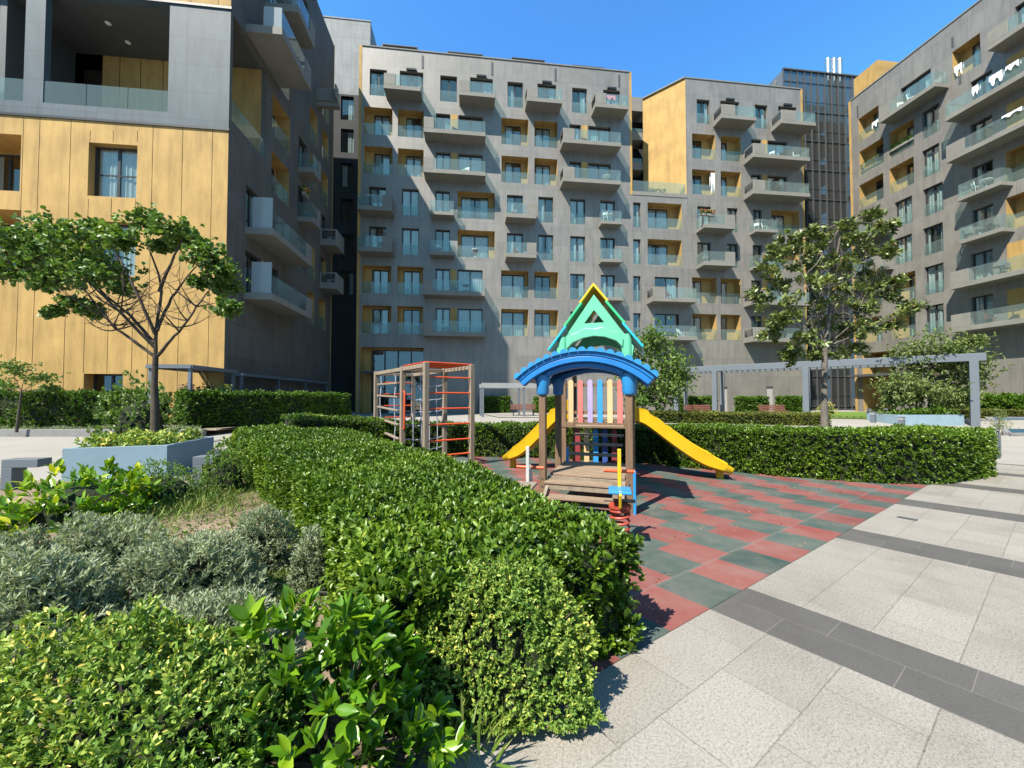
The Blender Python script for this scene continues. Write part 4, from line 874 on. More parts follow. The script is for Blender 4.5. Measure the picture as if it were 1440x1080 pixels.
def leafmesh(name, p, d, L, ratio, mat, parent=None, rnd=None, fold=.18, droop=.12, up=(0, 0, 1), seg=2, roll=.7, M4=None):
    n = len(p); d = nrmz(d); L = np.broadcast_to(np.asarray(L, float), (n,))[:, None]
    u = np.array(up)[None]+rng.normal(0, roll, (n, 3)); nn = u-d*(u*d).sum(1, keepdims=True); nn = nrmz(nn); s = np.cross(d, nn)
    W = L*ratio
    ts = {2: [(.34, .5), (.70, .40)], 4: [(.12, .26), (.35, .5), (.62, .46), (.84, .24)]}[seg]
    mids = [0.]+[t for t, _ in ts]+[1.]
    rows = [p]
    for t, w in ts:
        c = p+d*L*t-nn*L*droop*t*t; rows += [c+s*W*w+nn*W*fold, c, c-s*W*w+nn*W*fold]
    rows.append(p+d*L-nn*L*droop)
    k = len(rows); V = np.stack(rows, 1).reshape(-1, 3)
    q = len(ts); F_ = []
    F_ += [(0, 2, 1), (0, 3, 2)]
    for i in range(q-1): a = 1+3*i; F_ += [(a, a+1, a+4, a+3), (a+1, a+2, a+5, a+4)]
    a = 1+3*(q-1); F_ += [(a, a+1, k-1), (a+1, a+2, k-1)]
    tri = [f for f in F_]; base = (np.arange(n)*k)[:, None]
    loops = []; lens = np.array([len(f) for f in tri]); flat = np.concatenate([np.array(f) for f in tri])
    LI = (base+flat[None]).reshape(-1); PL = np.tile(lens, n); st = np.concatenate([[0], np.cumsum(PL)[:-1]])
    me = bpy.data.meshes.new(name); me.vertices.add(len(V)); me.vertices.foreach_set('co', V.astype(np.float32).ravel())
    me.loops.add(len(LI)); me.loops.foreach_set('vertex_index', LI.astype(np.int32)); me.polygons.add(len(PL)); me.polygons.foreach_set('loop_start', st.astype(np.int32)); me.polygons.foreach_set('loop_total', PL.astype(np.int32))
    r = rng.random(n) if rnd is None else np.clip(rnd, 0, 1)
    at_ = me.attributes.new('rnd', 'FLOAT', 'POINT'); at_.data.foreach_set('value', np.repeat(r, k).astype(np.float32))
    me.materials.append(mat); me.update(calc_edges=True); me.validate(); me.polygons.foreach_set('use_smooth', np.ones(len(PL), bool))
    o = bpy.data.objects.new(name, me); COL.objects.link(o)
    if parent: o.parent = parent
    return o
def wob(p, f=1., seed=0):
    r = np.random.default_rng(seed); out = np.zeros(len(p))
    for i in range(5):
        k = r.normal(0, 1, 3); k = k/np.linalg.norm(k)*f*(1+.7*i); out += np.sin(p@k+r.uniform(0, 6))/(1+.5*i)
    return out/2.2
def shoots(p, ax, k, L, ang=(.35, 1.1), jit=.25, spread=.0):
    """k leaves round each shoot axis; returns points, directions, shoot index"""
    n = len(p); ax = nrmz(ax); idx = np.repeat(np.arange(n), k); a = ax[idx]
    t = np.cross(a, rng.normal(0, 1, (n*k, 3))); t = nrmz(t); th = rng.uniform(*ang, n*k)[:, None]
    d = a*np.cos(th)+t*np.sin(th)+rng.normal(0, jit*.3, (n*k, 3)); pp = p[idx]+a*(rng.uniform(-1, .15, n*k)[:, None]*spread)
    return pp, d, idx
class Prof: pass
def hedge(name, label, path, w, h, nsh, L, mat, k=6, ratio=.46, bump=.07, z0=None, cap=True, cat='hedge', group=None, rnd_b=0., ends=(True, True), top_w=None, seed=1, ang=(.3, 1.15), deep=.10, seg=2, hfun=None, wfun=None):
    """clipped hedge: leafy shoots over a dark core, along a ground path"""
    path = [Vector((x, y)) for x, y in path]
    for _ in range(4 if len(path) > 2 else 0): path = [path[0]]+[q for a, b in zip(path, path[1:]) for q in (a*.75+b*.25, a*.25+b*.75)]+[path[-1]]
    sg = [(b-a).length for a, b in zip(path, path[1:])]; tot = sum(sg)
    def pos(s):
        for i, l in enumerate(sg):
            if s <= l or i == len(sg)-1:
                a, b = path[i], path[i+1]; t = min(1., s/l); d = (b-a)/l
                return a+(b-a)*t, d
            s -= l
    def nrm_at(s):
        e = .25; _, d0 = pos(max(0, s-e)); _, d1 = pos(min(tot, s+e)); d = (d0+d1).normalized(); return Vector((d.y, -d.x)), d
    hw = w/2; per = 2*h+w
    def hh(s): return h if hfun is None else h*hfun(s/tot)
    S = []; NRM = []
    nend = int(nsh*(h*w)/(tot*per))
    def surfp(s, u):
        c, _ = pos(s); nv, d = nrm_at(s); H = hh(s); rr = .10; hw = w/2*(1 if wfun is None else wfun(s/tot))
        if u < h: side, zz = -1, u/h*H; off = hw-max(0, zz-(H-rr))**2/rr*.6; q = c-nv*off; n = Vector((-nv.x, -nv.y, .15))
        elif u < h+w: x = (u-h)/w*2-1; q = c+nv*(x*hw); zz = H-max(0, abs(x)*hw-(hw-rr))**2/rr*.6; n = Vector((nv.x*x*.25, nv.y*x*.25, 1))
        else: zz = (1-(u-h-w)/h)*H; off = hw-max(0, zz-(H-rr))**2/rr*.6; q = c+nv*off; n = Vector((nv.x, nv.y, .15))
        zb = gz(q.y, q.x) if z0 is None else z0
        return (q.x, q.y, zb+zz), (n.x, n.y, n.z)
    for i in range(nsh):
        a, b = surfp(R.uniform(0, tot), R.uniform(0, per)); S.append(a); NRM.append(b)
    for e, on in ((0, ends[0]), (tot, ends[1])):
        if not on: continue
        c, d = pos(e); nv = Vector((d.y, -d.x)); sgn = -1 if e == 0 else 1; H = hh(e); hw = w/2*(1 if wfun is None else wfun(e/tot))
        for i in range(max(30, nend)):
            x = R.uniform(-hw, hw); z = R.uniform(0, H); q = c+nv*x+d*sgn*(-.02-max(0, abs(x)-(hw-.15))*.5)
            S.append((q.x, q.y, (gz(q.y, q.x) if z0 is None else z0)+z)); NRM.append((d.x*sgn, d.y*sgn, .2))
    S = np.array(S); NRM = nrmz(np.array(NRM)); b = wob(S, 4., seed)*bump+wob(S, 14., seed+3)*bump*.45
    depth = rng.uniform(0, deep, len(S))
    p = S+NRM*(b-depth)[:, None]; ax = NRM*.75+np.array([0, 0, .55])+rng.normal(0, .35, p.shape)
    pp, d, idx = shoots(p, ax, k, L, ang, spread=L*.8)
    pp[:, 2] = np.maximum(pp[:, 2], np.array([0.02])+(np.array([gz(y, x) for x, y in pp[:, :2]]) if z0 is None else z0))
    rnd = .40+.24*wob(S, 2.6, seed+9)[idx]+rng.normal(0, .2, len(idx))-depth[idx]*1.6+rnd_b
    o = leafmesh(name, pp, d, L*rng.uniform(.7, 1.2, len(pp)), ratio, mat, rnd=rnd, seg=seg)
    tag(o, label, cat, group)
    # dark twiggy core
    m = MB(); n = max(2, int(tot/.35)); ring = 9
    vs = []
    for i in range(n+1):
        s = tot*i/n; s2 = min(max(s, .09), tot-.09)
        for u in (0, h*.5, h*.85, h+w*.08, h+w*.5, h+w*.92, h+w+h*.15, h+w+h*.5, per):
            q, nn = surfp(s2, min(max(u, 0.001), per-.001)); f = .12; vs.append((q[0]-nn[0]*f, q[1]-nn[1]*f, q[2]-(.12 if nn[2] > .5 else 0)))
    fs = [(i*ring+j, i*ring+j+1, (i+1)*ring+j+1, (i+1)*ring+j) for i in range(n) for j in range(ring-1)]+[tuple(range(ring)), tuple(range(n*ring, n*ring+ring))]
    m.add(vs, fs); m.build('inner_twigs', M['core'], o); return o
def bush(name, label, px, ybase, wpx, ytop, nsh, L, mat, k=7, ratio=.4, flat=1., ang=(.2, 1.), cat='shrub', group=None, rnd_b=0., seed=3, spread=1., dy=0., bed=.05, axup=.7, core=True, fill=.35, stems=True, seg=2, depthr=.85, vcol=.2):
    """loose rounded shrub standing where the photograph shows it"""
    g = G(px, ybase, bed); Y = g.y+dy; g = Vector((g.x*(Y/g.y) if dy else g.x, Y, gz(Y, g.x)+bed)); rx = wpx/2/F*Y; zt = P(px, ytop, Y).z; hgt = max(.15, zt-g.z)
    t = thing(name, label, cat, at(g), group)
    n = nsh; th = rng.uniform(0, 2*PI, n); cz = rng.uniform(-.15, 1, n); rr = np.sqrt(1-np.clip(cz, 0, 1)**2)
    rad = 1-rng.random(n)**2*fill
    dirs = np.stack([rr*np.cos(th), rr*np.sin(th), cz], 1); base = dirs*np.array([rx, rx*depthr, hgt])
    b = 1+.16*wob(dirs, 3.2, seed)+.10*wob(dirs, 8., seed+1); p = base*(rad*b)[:, None]; p[:, 2] = np.maximum(p[:, 2], .03)
    ax = nrmz(base/np.array([rx*rx, rx*rx, hgt*hgt]))*(1-axup)+np.array([0, 0, axup])+rng.normal(0, .25, p.shape)
    pp, d, idx = shoots(p, ax, k, L, ang, spread=L*spread)
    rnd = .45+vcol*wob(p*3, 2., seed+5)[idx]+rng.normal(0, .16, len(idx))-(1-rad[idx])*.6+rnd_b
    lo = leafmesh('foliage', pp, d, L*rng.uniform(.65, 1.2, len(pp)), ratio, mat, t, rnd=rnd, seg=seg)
    if stems:
        m = MB()
        for i in range(0, n, max(1, n//26)):
            q = Vector(p[i]); m.tube([(q.x*.08, q.y*.08, 0), (q.x*.45, q.y*.45, q.z*.55), q], [.010, .007, .003], 5)
        m.build('stem', M['bark'], t)
    if core:
        m = MB(); r_ = 10; vs = []; fs = []
        for i in range(6):
            f = i/5; a = f*PI/2
            for j in range(r_):
                tt = 2*PI*j/r_; vs.append((rx*.6*math.cos(a)*math.cos(tt), rx*.6*depthr*math.cos(a)*math.sin(tt), hgt*.62*math.sin(a)))
        fs = [(i*r_+j, i*r_+(j+1)%r_, (i+1)*r_+(j+1)%r_, (i+1)*r_+j) for i in range(5) for j in range(r_)]
        m.add(vs, fs); m.build('inner_twigs', M['core'], t)
    return t
def qb(a, b, c, n):
    return [a*(1-t)**2+b*2*t*(1-t)+c*t*t for t in [i/n for i in range(n+1)]]
def tree(name, label, base, Y, trunk, clumps, leafm, bark, L, nleaf, fork=None, r0=.09, ratio=.8, k=5, ang=(.3, 1.4), group=None, spread=.6, tips=9, sub=1, droop=.15, twist=.5, cat='tree', rnd_b=0, up=.4, bare=0, seed=0, jit=1., seg=2, tier=.55, rnd_w=.16, limbs=None, lr0=.5):
    """trunk: pixel points at depth Y; clumps: (px, py, depth offset, rx px, rz px)"""
    t = thing(name, label, cat, at(base), group); B = Vector(base)
    tp = [P(x, y, Y)-B for x, y in trunk]; tp[0] = Vector((0, 0, -.05))
    fk = tp[-1] if fork is None else fork
    m = MB(); kk = len(tp); m.tube(tp, [r0*(1-(.45 if fork is None else .85)*i/(kk-1)) for i in range(kk)], 12); lp = []; la = []; lr = []
    br = MB(); mpx = Y/F
    LP = []
    for lm in limbs or []:
        q = [P(x, y, Y+dd)-B for x, y, dd in lm]; pts = []
        for i in range(len(q)-1):
            p0, p1, p2, p3 = [q[max(0, min(len(q)-1, i+j))] for j in (-1, 0, 1, 2)]
            for j in range(4): t_ = j/4; pts.append(.5*((2*p1)+(p2-p0)*t_+(2*p0-5*p1+4*p2-p3)*t_*t_+(3*p1-p0-3*p2+p3)*t_**3)+Vector((R.uniform(-1, 1), R.uniform(-1, 1), R.uniform(-1, 1)))*.012*(i+j > 0))
        pts.append(q[-1]); n_ = len(pts); br.tube(pts, [r0*lr0*(1-.8*i/(n_-1)) for i in range(n_)], 8, cap=False)
        LP += [(p, r0*lr0*(1-.8*i/(n_-1))) for i, p in enumerate(pts) if i > n_*.3]
    for ci, (cx, cy, dyo, rx, rz) in enumerate(clumps):
        c = P(cx, cy, Y+dyo)-B; i0 = kk-1 if fork is None else R.choice(range(max(1, int(kk*.35)), kk))
        a = tp[i0]
        if LP: a = min(LP, key=lambda e: (e[0]-c).length+.25*abs(e[0].z-c.z)*(e[0].z > c.z))[0]
        dist = (c-a).length; mid = a+(c-a)*.5+Vector((R.uniform(-.12, .12)*dist, R.uniform(-.15, .15)*dist, R.uniform(-.16, .02)*dist if fork is None else R.uniform(-.1, .08)*dist))
        rl = r0*.17 if LP else (r0*.52*min(1, .45+dist*.14) if fork is None else r0*.2)
        pts = qb(a, mid, c, 7); pts = [pts[0]]+[q+Vector((R.uniform(-1, 1), R.uniform(-1, 1), R.uniform(-1, 1)))*.025*dist*twist for q in pts[1:]]
        br.tube(pts, [max(.006, rl*(1-.82*i/7)) for i in range(8)], 7, cap=False)
        RX, RZ = rx*mpx, rz*mpx; q0 = pts[-1]
        for j in range(tips):
            v = Vector((R.gauss(0, .5), R.gauss(0, .5), R.gauss(0, .5))); v = v*(1/max(1., v.length)); e = c+Vector((v.x*RX, v.y*(RX*.8), v.z*RZ)); s = pts[R.randint(4, 7)]
            mm = s+(e-s)*.5+Vector((R.uniform(-.1, .1), R.uniform(-.1, .1), R.uniform(-.08, .04)))*(e-s).length*2
            tw = qb(s, mm, e, 4); br.tube(tw, [max(.003, rl*.22*(1-.75*i/4)) for i in range(5)], 5, cap=False)
            nl = max(2, nleaf//tips)
            for q in range(nl):
                f = R.uniform(tier, 1.05); o_ = s+(e-s)*f if f < .6 else tw[min(4, int(f*4))]; sp = spread*.5*min(RX, RZ)*jit
                lp.append(o_+Vector((R.gauss(0, sp), R.gauss(0, sp), R.gauss(0, sp*.7)))); la.append((e-s).normalized()*.6+Vector((0, 0, up))+Vector((R.gauss(0, .4), R.gauss(0, .4), R.gauss(0, .3)))); lr.append(ci)
    for j in range(bare):
        a = R.choice([e for e in LP if e[0].z < tp[-1].z+1.1])[0] if LP else tp[-1]; ang_ = R.uniform(0, 6.28); e = a+Vector((math.cos(ang_)*R.uniform(.3, .9), math.sin(ang_)*R.uniform(.3, .9), R.uniform(.1, .7))); mm = a+(e-a)*.5-Vector((0, 0, R.uniform(0, .3)))
        tw = qb(a, mm, e, 6); br.tube(tw, [max(.003, r0*.22*(1-.8*i/6)) for i in range(7)], 5, cap=False)
        for z in range(4):
            s = tw[R.randint(2, 6)]; e2 = s+Vector((R.gauss(0, .3), R.gauss(0, .3), R.uniform(-.05, .45))); br.tube(qb(s, s+(e2-s)*.5+Vector((0, 0, -.05)), e2, 3), [.006, .005, .004, .002], 4, cap=False)
    m.build('trunk', bark, t, smooth=60); br.build('branch', bark, t, smooth=60)
    p = np.array(lp); pp, d, idx = shoots(p, np.array(la), k, L, ang, spread=L*.7)
    rnd = .45+rnd_w*wob(p, 2.2, seed)[idx]+rng.normal(0, .18, len(idx))+rnd_b
    leafmesh('crown', pp, d, L*rng.uniform(.65, 1.25, len(pp)), ratio, leafm, t, rnd=rnd, droop=droop, seg=seg); return t
# --- hedges ---
def gxy(px, py): v = G(px, py); return (v.x, v.y)
path = [(.09, 2.08), (-.5, 3.3), (-1.35, 4.6), (-2.6, 6.2), (-4.0, 7.8), (-5.1, 9.2)]
hedge('hedge', 'big leafy evergreen hedge running from the front paving back along the playground', path, 1.62, .80, 22000, .050, LM['hedge'], k=7, ratio=.46, bump=.07, seed=4, ends=(True, True), ang=(.25, 1.1), hfun=lambda t: .84+.30*min(1, t*1.3), wfun=lambda t: 1+.55*t, rnd_b=.04)
hedge('hedge', 'clipped green hedge behind the climbing frame and playhouse', [(-6.6, 11.2), (-4.6, 12.9), (-1.4, 12.9), (2.2, 12.0), (4.9, 10.6)], 1.3, 1.04, 12000, .055, LM['hedge'], k=6, bump=.05, seed=8, ends=(False, False))
hedge('hedge', 'square trimmed green hedge right of the slide reaching the paving', [(4.5, 10.75), (7.2, 8.55), (8.4, 8.3), (10.55, 9.4)], 1.6, 1.06, 13000, .055, LM['hedge'], k=6, bump=.05, seed=11, rnd_b=.04)
hedge('hedge', 'tall dark green hedge in front of the ochre wall at the left', [(-34, 15.9), (-15.2, 16.6)], 1.3, 1.52, 9500, .10, LM['hedge_far'], k=6, z0=.22, bump=.12, seed=15, rnd_b=-.05)
hedge('hedge', 'tall shaded hedge beside the canopy of the near building flank', [(-13.9, 16.1), (-12.4, 18.6), (-10.6, 24.2)], 1.3, 1.62, 6500, .10, LM['hedge_far'], k=6, z0=.12, bump=.14, seed=19)
hedge('hedge', 'low olive clipped hedge in front of the benches', [(7.2, 23.0), (17.6, 21.6)], 1.0, .62, 3800, .09, LM['olive'], k=6, bump=.03, seed=22)
hedge('hedge', 'low olive clipped hedge behind the pool', [(30.6, 26.6), (38, 25.6)], 1.2, .58, 3600, .09, LM['olive'], k=6, bump=.03, seed=25)
for i, (p0, p1, lb) in enumerate(((951, 1004, 'leafy hedge block left of the first pale wall door'), (1039, 1075, 'leafy hedge block between the two pale wall doors'), (1098, 1128, 'leafy hedge block right of the second pale wall door'), (676, 716, 'dark hedge block against the grey wall left of the playhouse'), (752, 785, 'dark hedge block just behind the playhouse pickets'))):
    a, b = P(p0, 570, 34.6), P(p1, 570, 35.0); hedge('hedge', lb, [(a.x, a.y), (b.x, b.y)], 1.2, 1.45, 900, .16, LM['hedge_far'], k=6, bump=.1, seed=30+i, group='hedge blocks along the central wall')
hedge('hedge', 'bushy bright green hedge against the right hand building', [(32.3, 29.3), (35.2, 26.4)], 1.5, 1.5, 3600, .13, LM['hedge_far'], k=6, bump=.3, seed=40, rnd_b=.1)
# --- front bed shrubs ---
lav = dict(L=.042, mat=LM['lav'], k=13, ratio=.20, ang=(.15, 1.1), group='lavender bushes in the planting bed', spread=1.2, axup=.55, vcol=.25)
for (px, yb, wp, yt, ns, lb) in ((45, 925, 185, 774, 1500, 'grey green lavender bush at the left edge of the bed'), (136, 808, 150, 723, 1100, 'lavender bush below the bright laurel shrub'), (16, 830, 112, 744, 750, 'lavender bush cut by the left picture edge behind another'),
    (265, 860, 198, 749, 1700, 'widest lavender bush in the middle of the bed'), (368, 800, 92, 714, 750, 'upright lavender bush nearest the big hedge bend'), (441, 826, 62, 752, 520, 'small narrow lavender bush beside the big hedge'),
    (265, 945, 255, 840, 1500, 'lavender bush just behind the cream edged front shrub'), (98, 872, 115, 800, 600, 'low lavender bush between two larger ones at left')):
    bush('lavender_bush', lb, px, yb, wp, yt, ns, **lav, seed=px)
va = dict(mat=LM['vari'], ratio=.42, cat='shrub', group='cream edged shrubs in the front')
bush('variegated_shrub', 'wide cream edged shrub filling the front left corner', 175, 1120, 480, 885, 4200, .027, k=9, **va, seed=61, ang=(.2, 1.2), depthr=.5, fill=.25, axup=.5, vcol=.15, rnd_b=.08)
bush('variegated_shrub', 'cream edged shrub in front of the big hedge by the paving', 700, 990, 278, 806, 4000, .023, k=9, **va, seed=63, ang=(.2, 1.2), depthr=.38, fill=.25, axup=.45, vcol=.12, rnd_b=.12)
bush('laurel_shrub', 'large leaved laurel in the front between two cream edged shrubs', 470, 1075, 330, 842, 300, .085, LM['laurel'], k=7, ratio=.40, seed=71, ang=(.35, 1.15), spread=.55, depthr=.6, seg=4, axup=.55, fill=.6, core=False, rnd_b=.05)
bush('laurel_shrub', 'two big glossy laurel shoots at the left picture edge', 8, 1010, 90, 925, 5, .115, LM['laurel'], k=6, ratio=.42, seed=72, seg=4, core=False, rnd_b=.2)
bush('laurel_shrub', 'small bright laurel shoot above the cream edged shrub', 150, 1000, 40, 930, 2, .10, LM['laurel'], k=4, ratio=.42, seed=73, seg=4, core=False, rnd_b=.25)
bush('laurel_shrub', 'bright yellow green laurel in front of the blue planter', 112, 742, 180, 655, 210, .13, LM['laurel'], k=7, ratio=.36, seed=74, ang=(.3, 1.1), rnd_b=.2, dy=.3)
bush('juniper_shrub', 'fine textured low shrub right of the bright laurel', 225, 705, 130, 648, 900, .035, LM['vari'], k=9, ratio=.3, seed=75, rnd_b=-.1)
bush('juniper_shrub', 'fine textured shrub at the bend of the big hedge', 318, 690, 70, 622, 700, .035, LM['vari'], k=9, ratio=.3, seed=76, rnd_b=-.1)
bush('laurel_shrub', 'light green shrub at the far left end of the big hedge', 338, 668, 75, 602, 300, .07, LM['hedge'], k=7, ratio=.42, seed=77, rnd_b=.3)
# bed weeds and grass
def grass(name, label, n, region, L, mat, bed=.05):
    P_ = []
    while len(P_) < n:
        px, py = region(); g = G(px, py, bed)
        if math.sin(g.x*2.3)+math.sin(g.y*1.9+g.x)+R.gauss(0, .8) > .1: P_.append((g.x+R.gauss(0, .05), g.y+R.gauss(0, .05), g.z))
    p = np.array(P_); d = rng.normal(0, .45, p.shape)+np.array([0, 0, 1.]); o = leafmesh(name, p, d, L*rng.uniform(.5, 1.5, len(p)), .07, mat, droop=.35, roll=1.5); return tag(o, label, kind='stuff')
grass('grass', 'thin grass and weeds on the bed soil', 17000, lambda: (R.uniform(180, 480), R.uniform(672, 850)), .06, LM['grass'])
grass('grass', 'grass tufts under the juniper shrub', 2500, lambda: (R.uniform(150, 330), R.uniform(690, 770)), .13, LM['grass'])
grass('grass', 'long grass blades along the paving edge', 110, lambda: (R.uniform(560, 700), R.uniform(985, 1078)), .16, LM['grass'])
o = leafmesh('weeds', np.array([tuple(G(R.uniform(200, 470), R.uniform(680, 860), .06)) for i in range(3200)]), rng.normal(0, 1, (3200, 3))*np.array([1, 1, .25])+np.array([0, 0, .25]), .035, .7, LM['hedge_far']); tag(o, 'small flat weeds on the bed', kind='stuff')
o = leafmesh('fallen_leaves', np.array([tuple(G(R.uniform(130, 500), R.uniform(690, 900), .065)) for i in range(900)]), rng.normal(0, 1, (900, 3))*np.array([1, 1, .1]), .03, .5, surf('dry_leaf', (.22, .14, .07), .9, .4, 30)); tag(o, 'dry leaf litter on the soil', kind='stuff')
m = MB(); m.tube([G(x, y, .075)+Vector((0, 0, .01)) for x, y in ((300, 795), (345, 806), (385, 822), (420, 834), (470, 836), (520, 830))], .011, 7); tag(m.build('irrigation_hose', M['black'], smooth=50), 'black irrigation hose lying on the bed soil', 'hose')
o = leafmesh('leaf_litter', np.array([(lambda q: (q[0], q[1], gz(q[1])+.012))(txy(R.uniform(-.8, 8), -abs(R.gauss(0, 3.2))-.02)) for i in range(420)]), rng.normal(0, 1, (420, 3))*np.array([1, 1, .12]), .028, .5, bpy.data.materials['dry_leaf']); tag(o, 'scattered dry leaves on the rubber tiles', kind='stuff')
# --- trees ---
PLY = 8.2; tb = P(219, 600, PLY); tb = Vector((tb.x, PLY, .5))
tree('courtyard_tree', 'dark trunked tree with wide lopsided heart leaf crown in the blue planter', tb, PLY, [(219, 601), (218, 570), (217, 540), (219, 500)],
     [(25, 335, -.3, 34, 22), (60, 325, .3, 36, 20), (95, 330, -.4, 36, 22), (40, 365, .3, 40, 22), (85, 362, -.2, 42, 24), (125, 352, .4, 36, 26), (70, 395, 0, 36, 15), (118, 388, -.4, 40, 18), (152, 375, .3, 34, 22), (108, 428, -.2, 24, 9), (128, 440, .1, 12, 8), (72, 440, .2, 12, 6), (168, 335, -.3, 26, 16), (200, 308, .2, 30, 14), (232, 318, -.2, 32, 16), (262, 338, .3, 28, 16), (286, 356, -.2, 26, 18), (308, 380, 0, 22, 14), (318, 402, .2, 16, 12), (324, 436, -.1, 12, 12), (8, 385, .2, 22, 9), (225, 345, .5, 20, 9), (282, 398, .3, 14, 7), (178, 405, .3, 16, 8), (45, 352, 0, 30, 18), (140, 325, .1, 22, 12)],
     LM['cercis'], M['bark'], .09, 135, r0=.085, ratio=.92, k=4, spread=1.05, tips=11, bare=26, seed=5, ang=(.5, 1.5), up=.1,
     limbs=[[(219, 502, 0), (187, 479, -.1), (158, 457, -.15), (130, 420, -.2), (92, 388, -.2), (50, 365, -.1)], [(217, 482, 0), (183, 444, .2), (146, 412, .3), (112, 380, .3), (75, 345, .3)], [(219, 505, 0), (222, 444, .05), (226, 398, .1), (209, 348, .2), (203, 315, .2)], [(222, 500, 0), (235, 484, -.1), (258, 459, -.2), (283, 422, -.2), (308, 395, 0)], [(221, 465, 0), (237, 428, .2), (258, 396, .3), (284, 366, .1)], [(224, 410, .1), (246, 358, -.1), (258, 334, 0)], [(218, 470, 0), (196, 420, -.2), (172, 372, -.2), (158, 342, 0)], [(219, 490, 0), (170, 440, -.3), (128, 400, -.5), (100, 372, -.5)]], lr0=.42)
MY = 12.6; mb_ = G(1158, 640); mb_ = Vector(((1158-720)/F*MY, MY, gz(MY)))
tree('magnolia_tree', 'tall magnolia with glossy bronze backed leaves and pale trunk right of the slide', mb_, MY, [(1158, 640), (1159, 560), (1160, 490), (1168, 430), (1175, 370), (1185, 312)],
     [(1110, 338, .3, 26, 14), (1095, 355, .1, 22, 9), (1285, 432, .2, 14, 7), (1262, 395, .1, 16, 8), (1140, 350, .6, 22, 12), (1205, 335, -.4, 20, 12), (1160, 395, -.7, 30, 12), (1105, 400, .6, 24, 10), (1220, 385, .6, 24, 10), (1090, 448, -.6, 28, 10), (1165, 450, .9, 32, 12), (1215, 435, .4, 28, 12), (1150, 330, -.3, 20, 14), (1192, 318, 0, 16, 14), (1228, 304, .3, 16, 10), (1250, 318, -.2, 14, 10), (1080, 378, -.3, 22, 16), (1130, 375, .5, 24, 18), (1180, 372, -.4, 24, 18), (1220, 352, .2, 20, 16), (1250, 352, -.2, 14, 10), (1068, 416, .3, 18, 12), (1100, 438, -.5, 26, 18), (1150, 425, .6, 26, 20), (1200, 415, -.5, 26, 20), (1240, 412, .3, 22, 16), (1278, 436, -.1, 14, 8), (1078, 468, .2, 20, 12), (1128, 478, -.6, 26, 16), (1180, 468, .5, 28, 18), (1222, 458, -.3, 24, 14), (1150, 500, .3, 24, 10), (1110, 504, -.2, 18, 8), (1200, 492, .3, 18, 8), (1255, 455, .3, 18, 10)],
     LM['mag'], M['barkm'], .18, 40, fork=Vector((0, 0, 0)), r0=.115, ratio=.42, k=8, spread=.30, tips=13, seed=9, ang=(.6, 1.3), up=.7, tier=.97, seg=2, rnd_w=.1)
WY = 22.6; wb = Vector(((1308-720)/F*WY, WY, gz(WY)+.4))
tree('willow_tree', 'pale green weeping small leaved tree in the far blue planter', wb, WY, [(1308, 585), (1308, 560), (1308, 535)],
     [(1308, 480, 0, 42, 20), (1272, 505, .4, 34, 20), (1345, 500, -.3, 36, 20), (1310, 515, .8, 44, 22), (1265, 540, -.3, 30, 20), (1352, 540, .3, 30, 22), (1308, 550, -.5, 44, 18), (1368, 520, .2, 20, 26), (1285, 560, .5, 26, 12), (1340, 562, -.2, 26, 12), (1370, 475, .3, 16, 8), (1255, 560, 0, 14, 10)],
     LM['willow'], M['bark'], .19, 300, r0=.12, ratio=.34, k=5, spread=1.0, tips=10, seed=12, up=-.3, droop=.3)
BY = 23.; bb = Vector(((925-720)/F*BY, BY, gz(BY)))
tree('round_tree', 'dense small tree directly behind the right side of the green roof', bb, BY, [(925, 590), (924, 570), (923, 555)],
     [(918, 470, 0, 24, 16), (900, 495, .4, 28, 22), (938, 500, -.3, 30, 22), (920, 530, .4, 36, 22), (895, 545, 0, 26, 20), (945, 548, -.3, 22, 18), (915, 565, .3, 34, 14), (885, 520, .4, 20, 20), (955, 525, .3, 14, 14)],
     LM['cercis'], M['bark'], .17, 260, r0=.10, ratio=.5, k=5, spread=1.1, tips=10, seed=14)
SY = 15.; s0 = Vector(((25-720)/F*SY, SY, .2))
tree('small_tree', 'small sparse tree rising over the left hedge at the picture edge', s0, SY, [(25, 600), (28, 570), (30, 550)],
     [(15, 515, 0, 26, 12), (40, 520, .3, 26, 14), (62, 530, -.2, 18, 10), (5, 540, .2, 24, 10), (75, 545, .2, 10, 6)], LM['cercis'], M['bark'], .10, 90, r0=.05, ratio=.6, k=4, spread=.9, tips=8, seed=16)
bush('climbing_shrub', 'tall loose shrub between the two left hedges behind the tree trunk', 196, 622, 95, 528, 420, .10, LM['cercis'], k=6, ratio=.6, seed=80, bed=.1, dy=0, rnd_b=.1)
s0 = G(1405, 612)
tree('sapling', 'little conifer sapling beside the pool', s0, s0.y, [(1405, 612), (1405, 600), (1405, 590)], [(1405, 592, 0, 10, 10), (1402, 602, 0, 12, 8), (1410, 580, 0, 6, 8)], LM['willow'], M['bark'], .09, 60, r0=.03, ratio=.2, k=5, spread=.9, tips=6, seed=18)
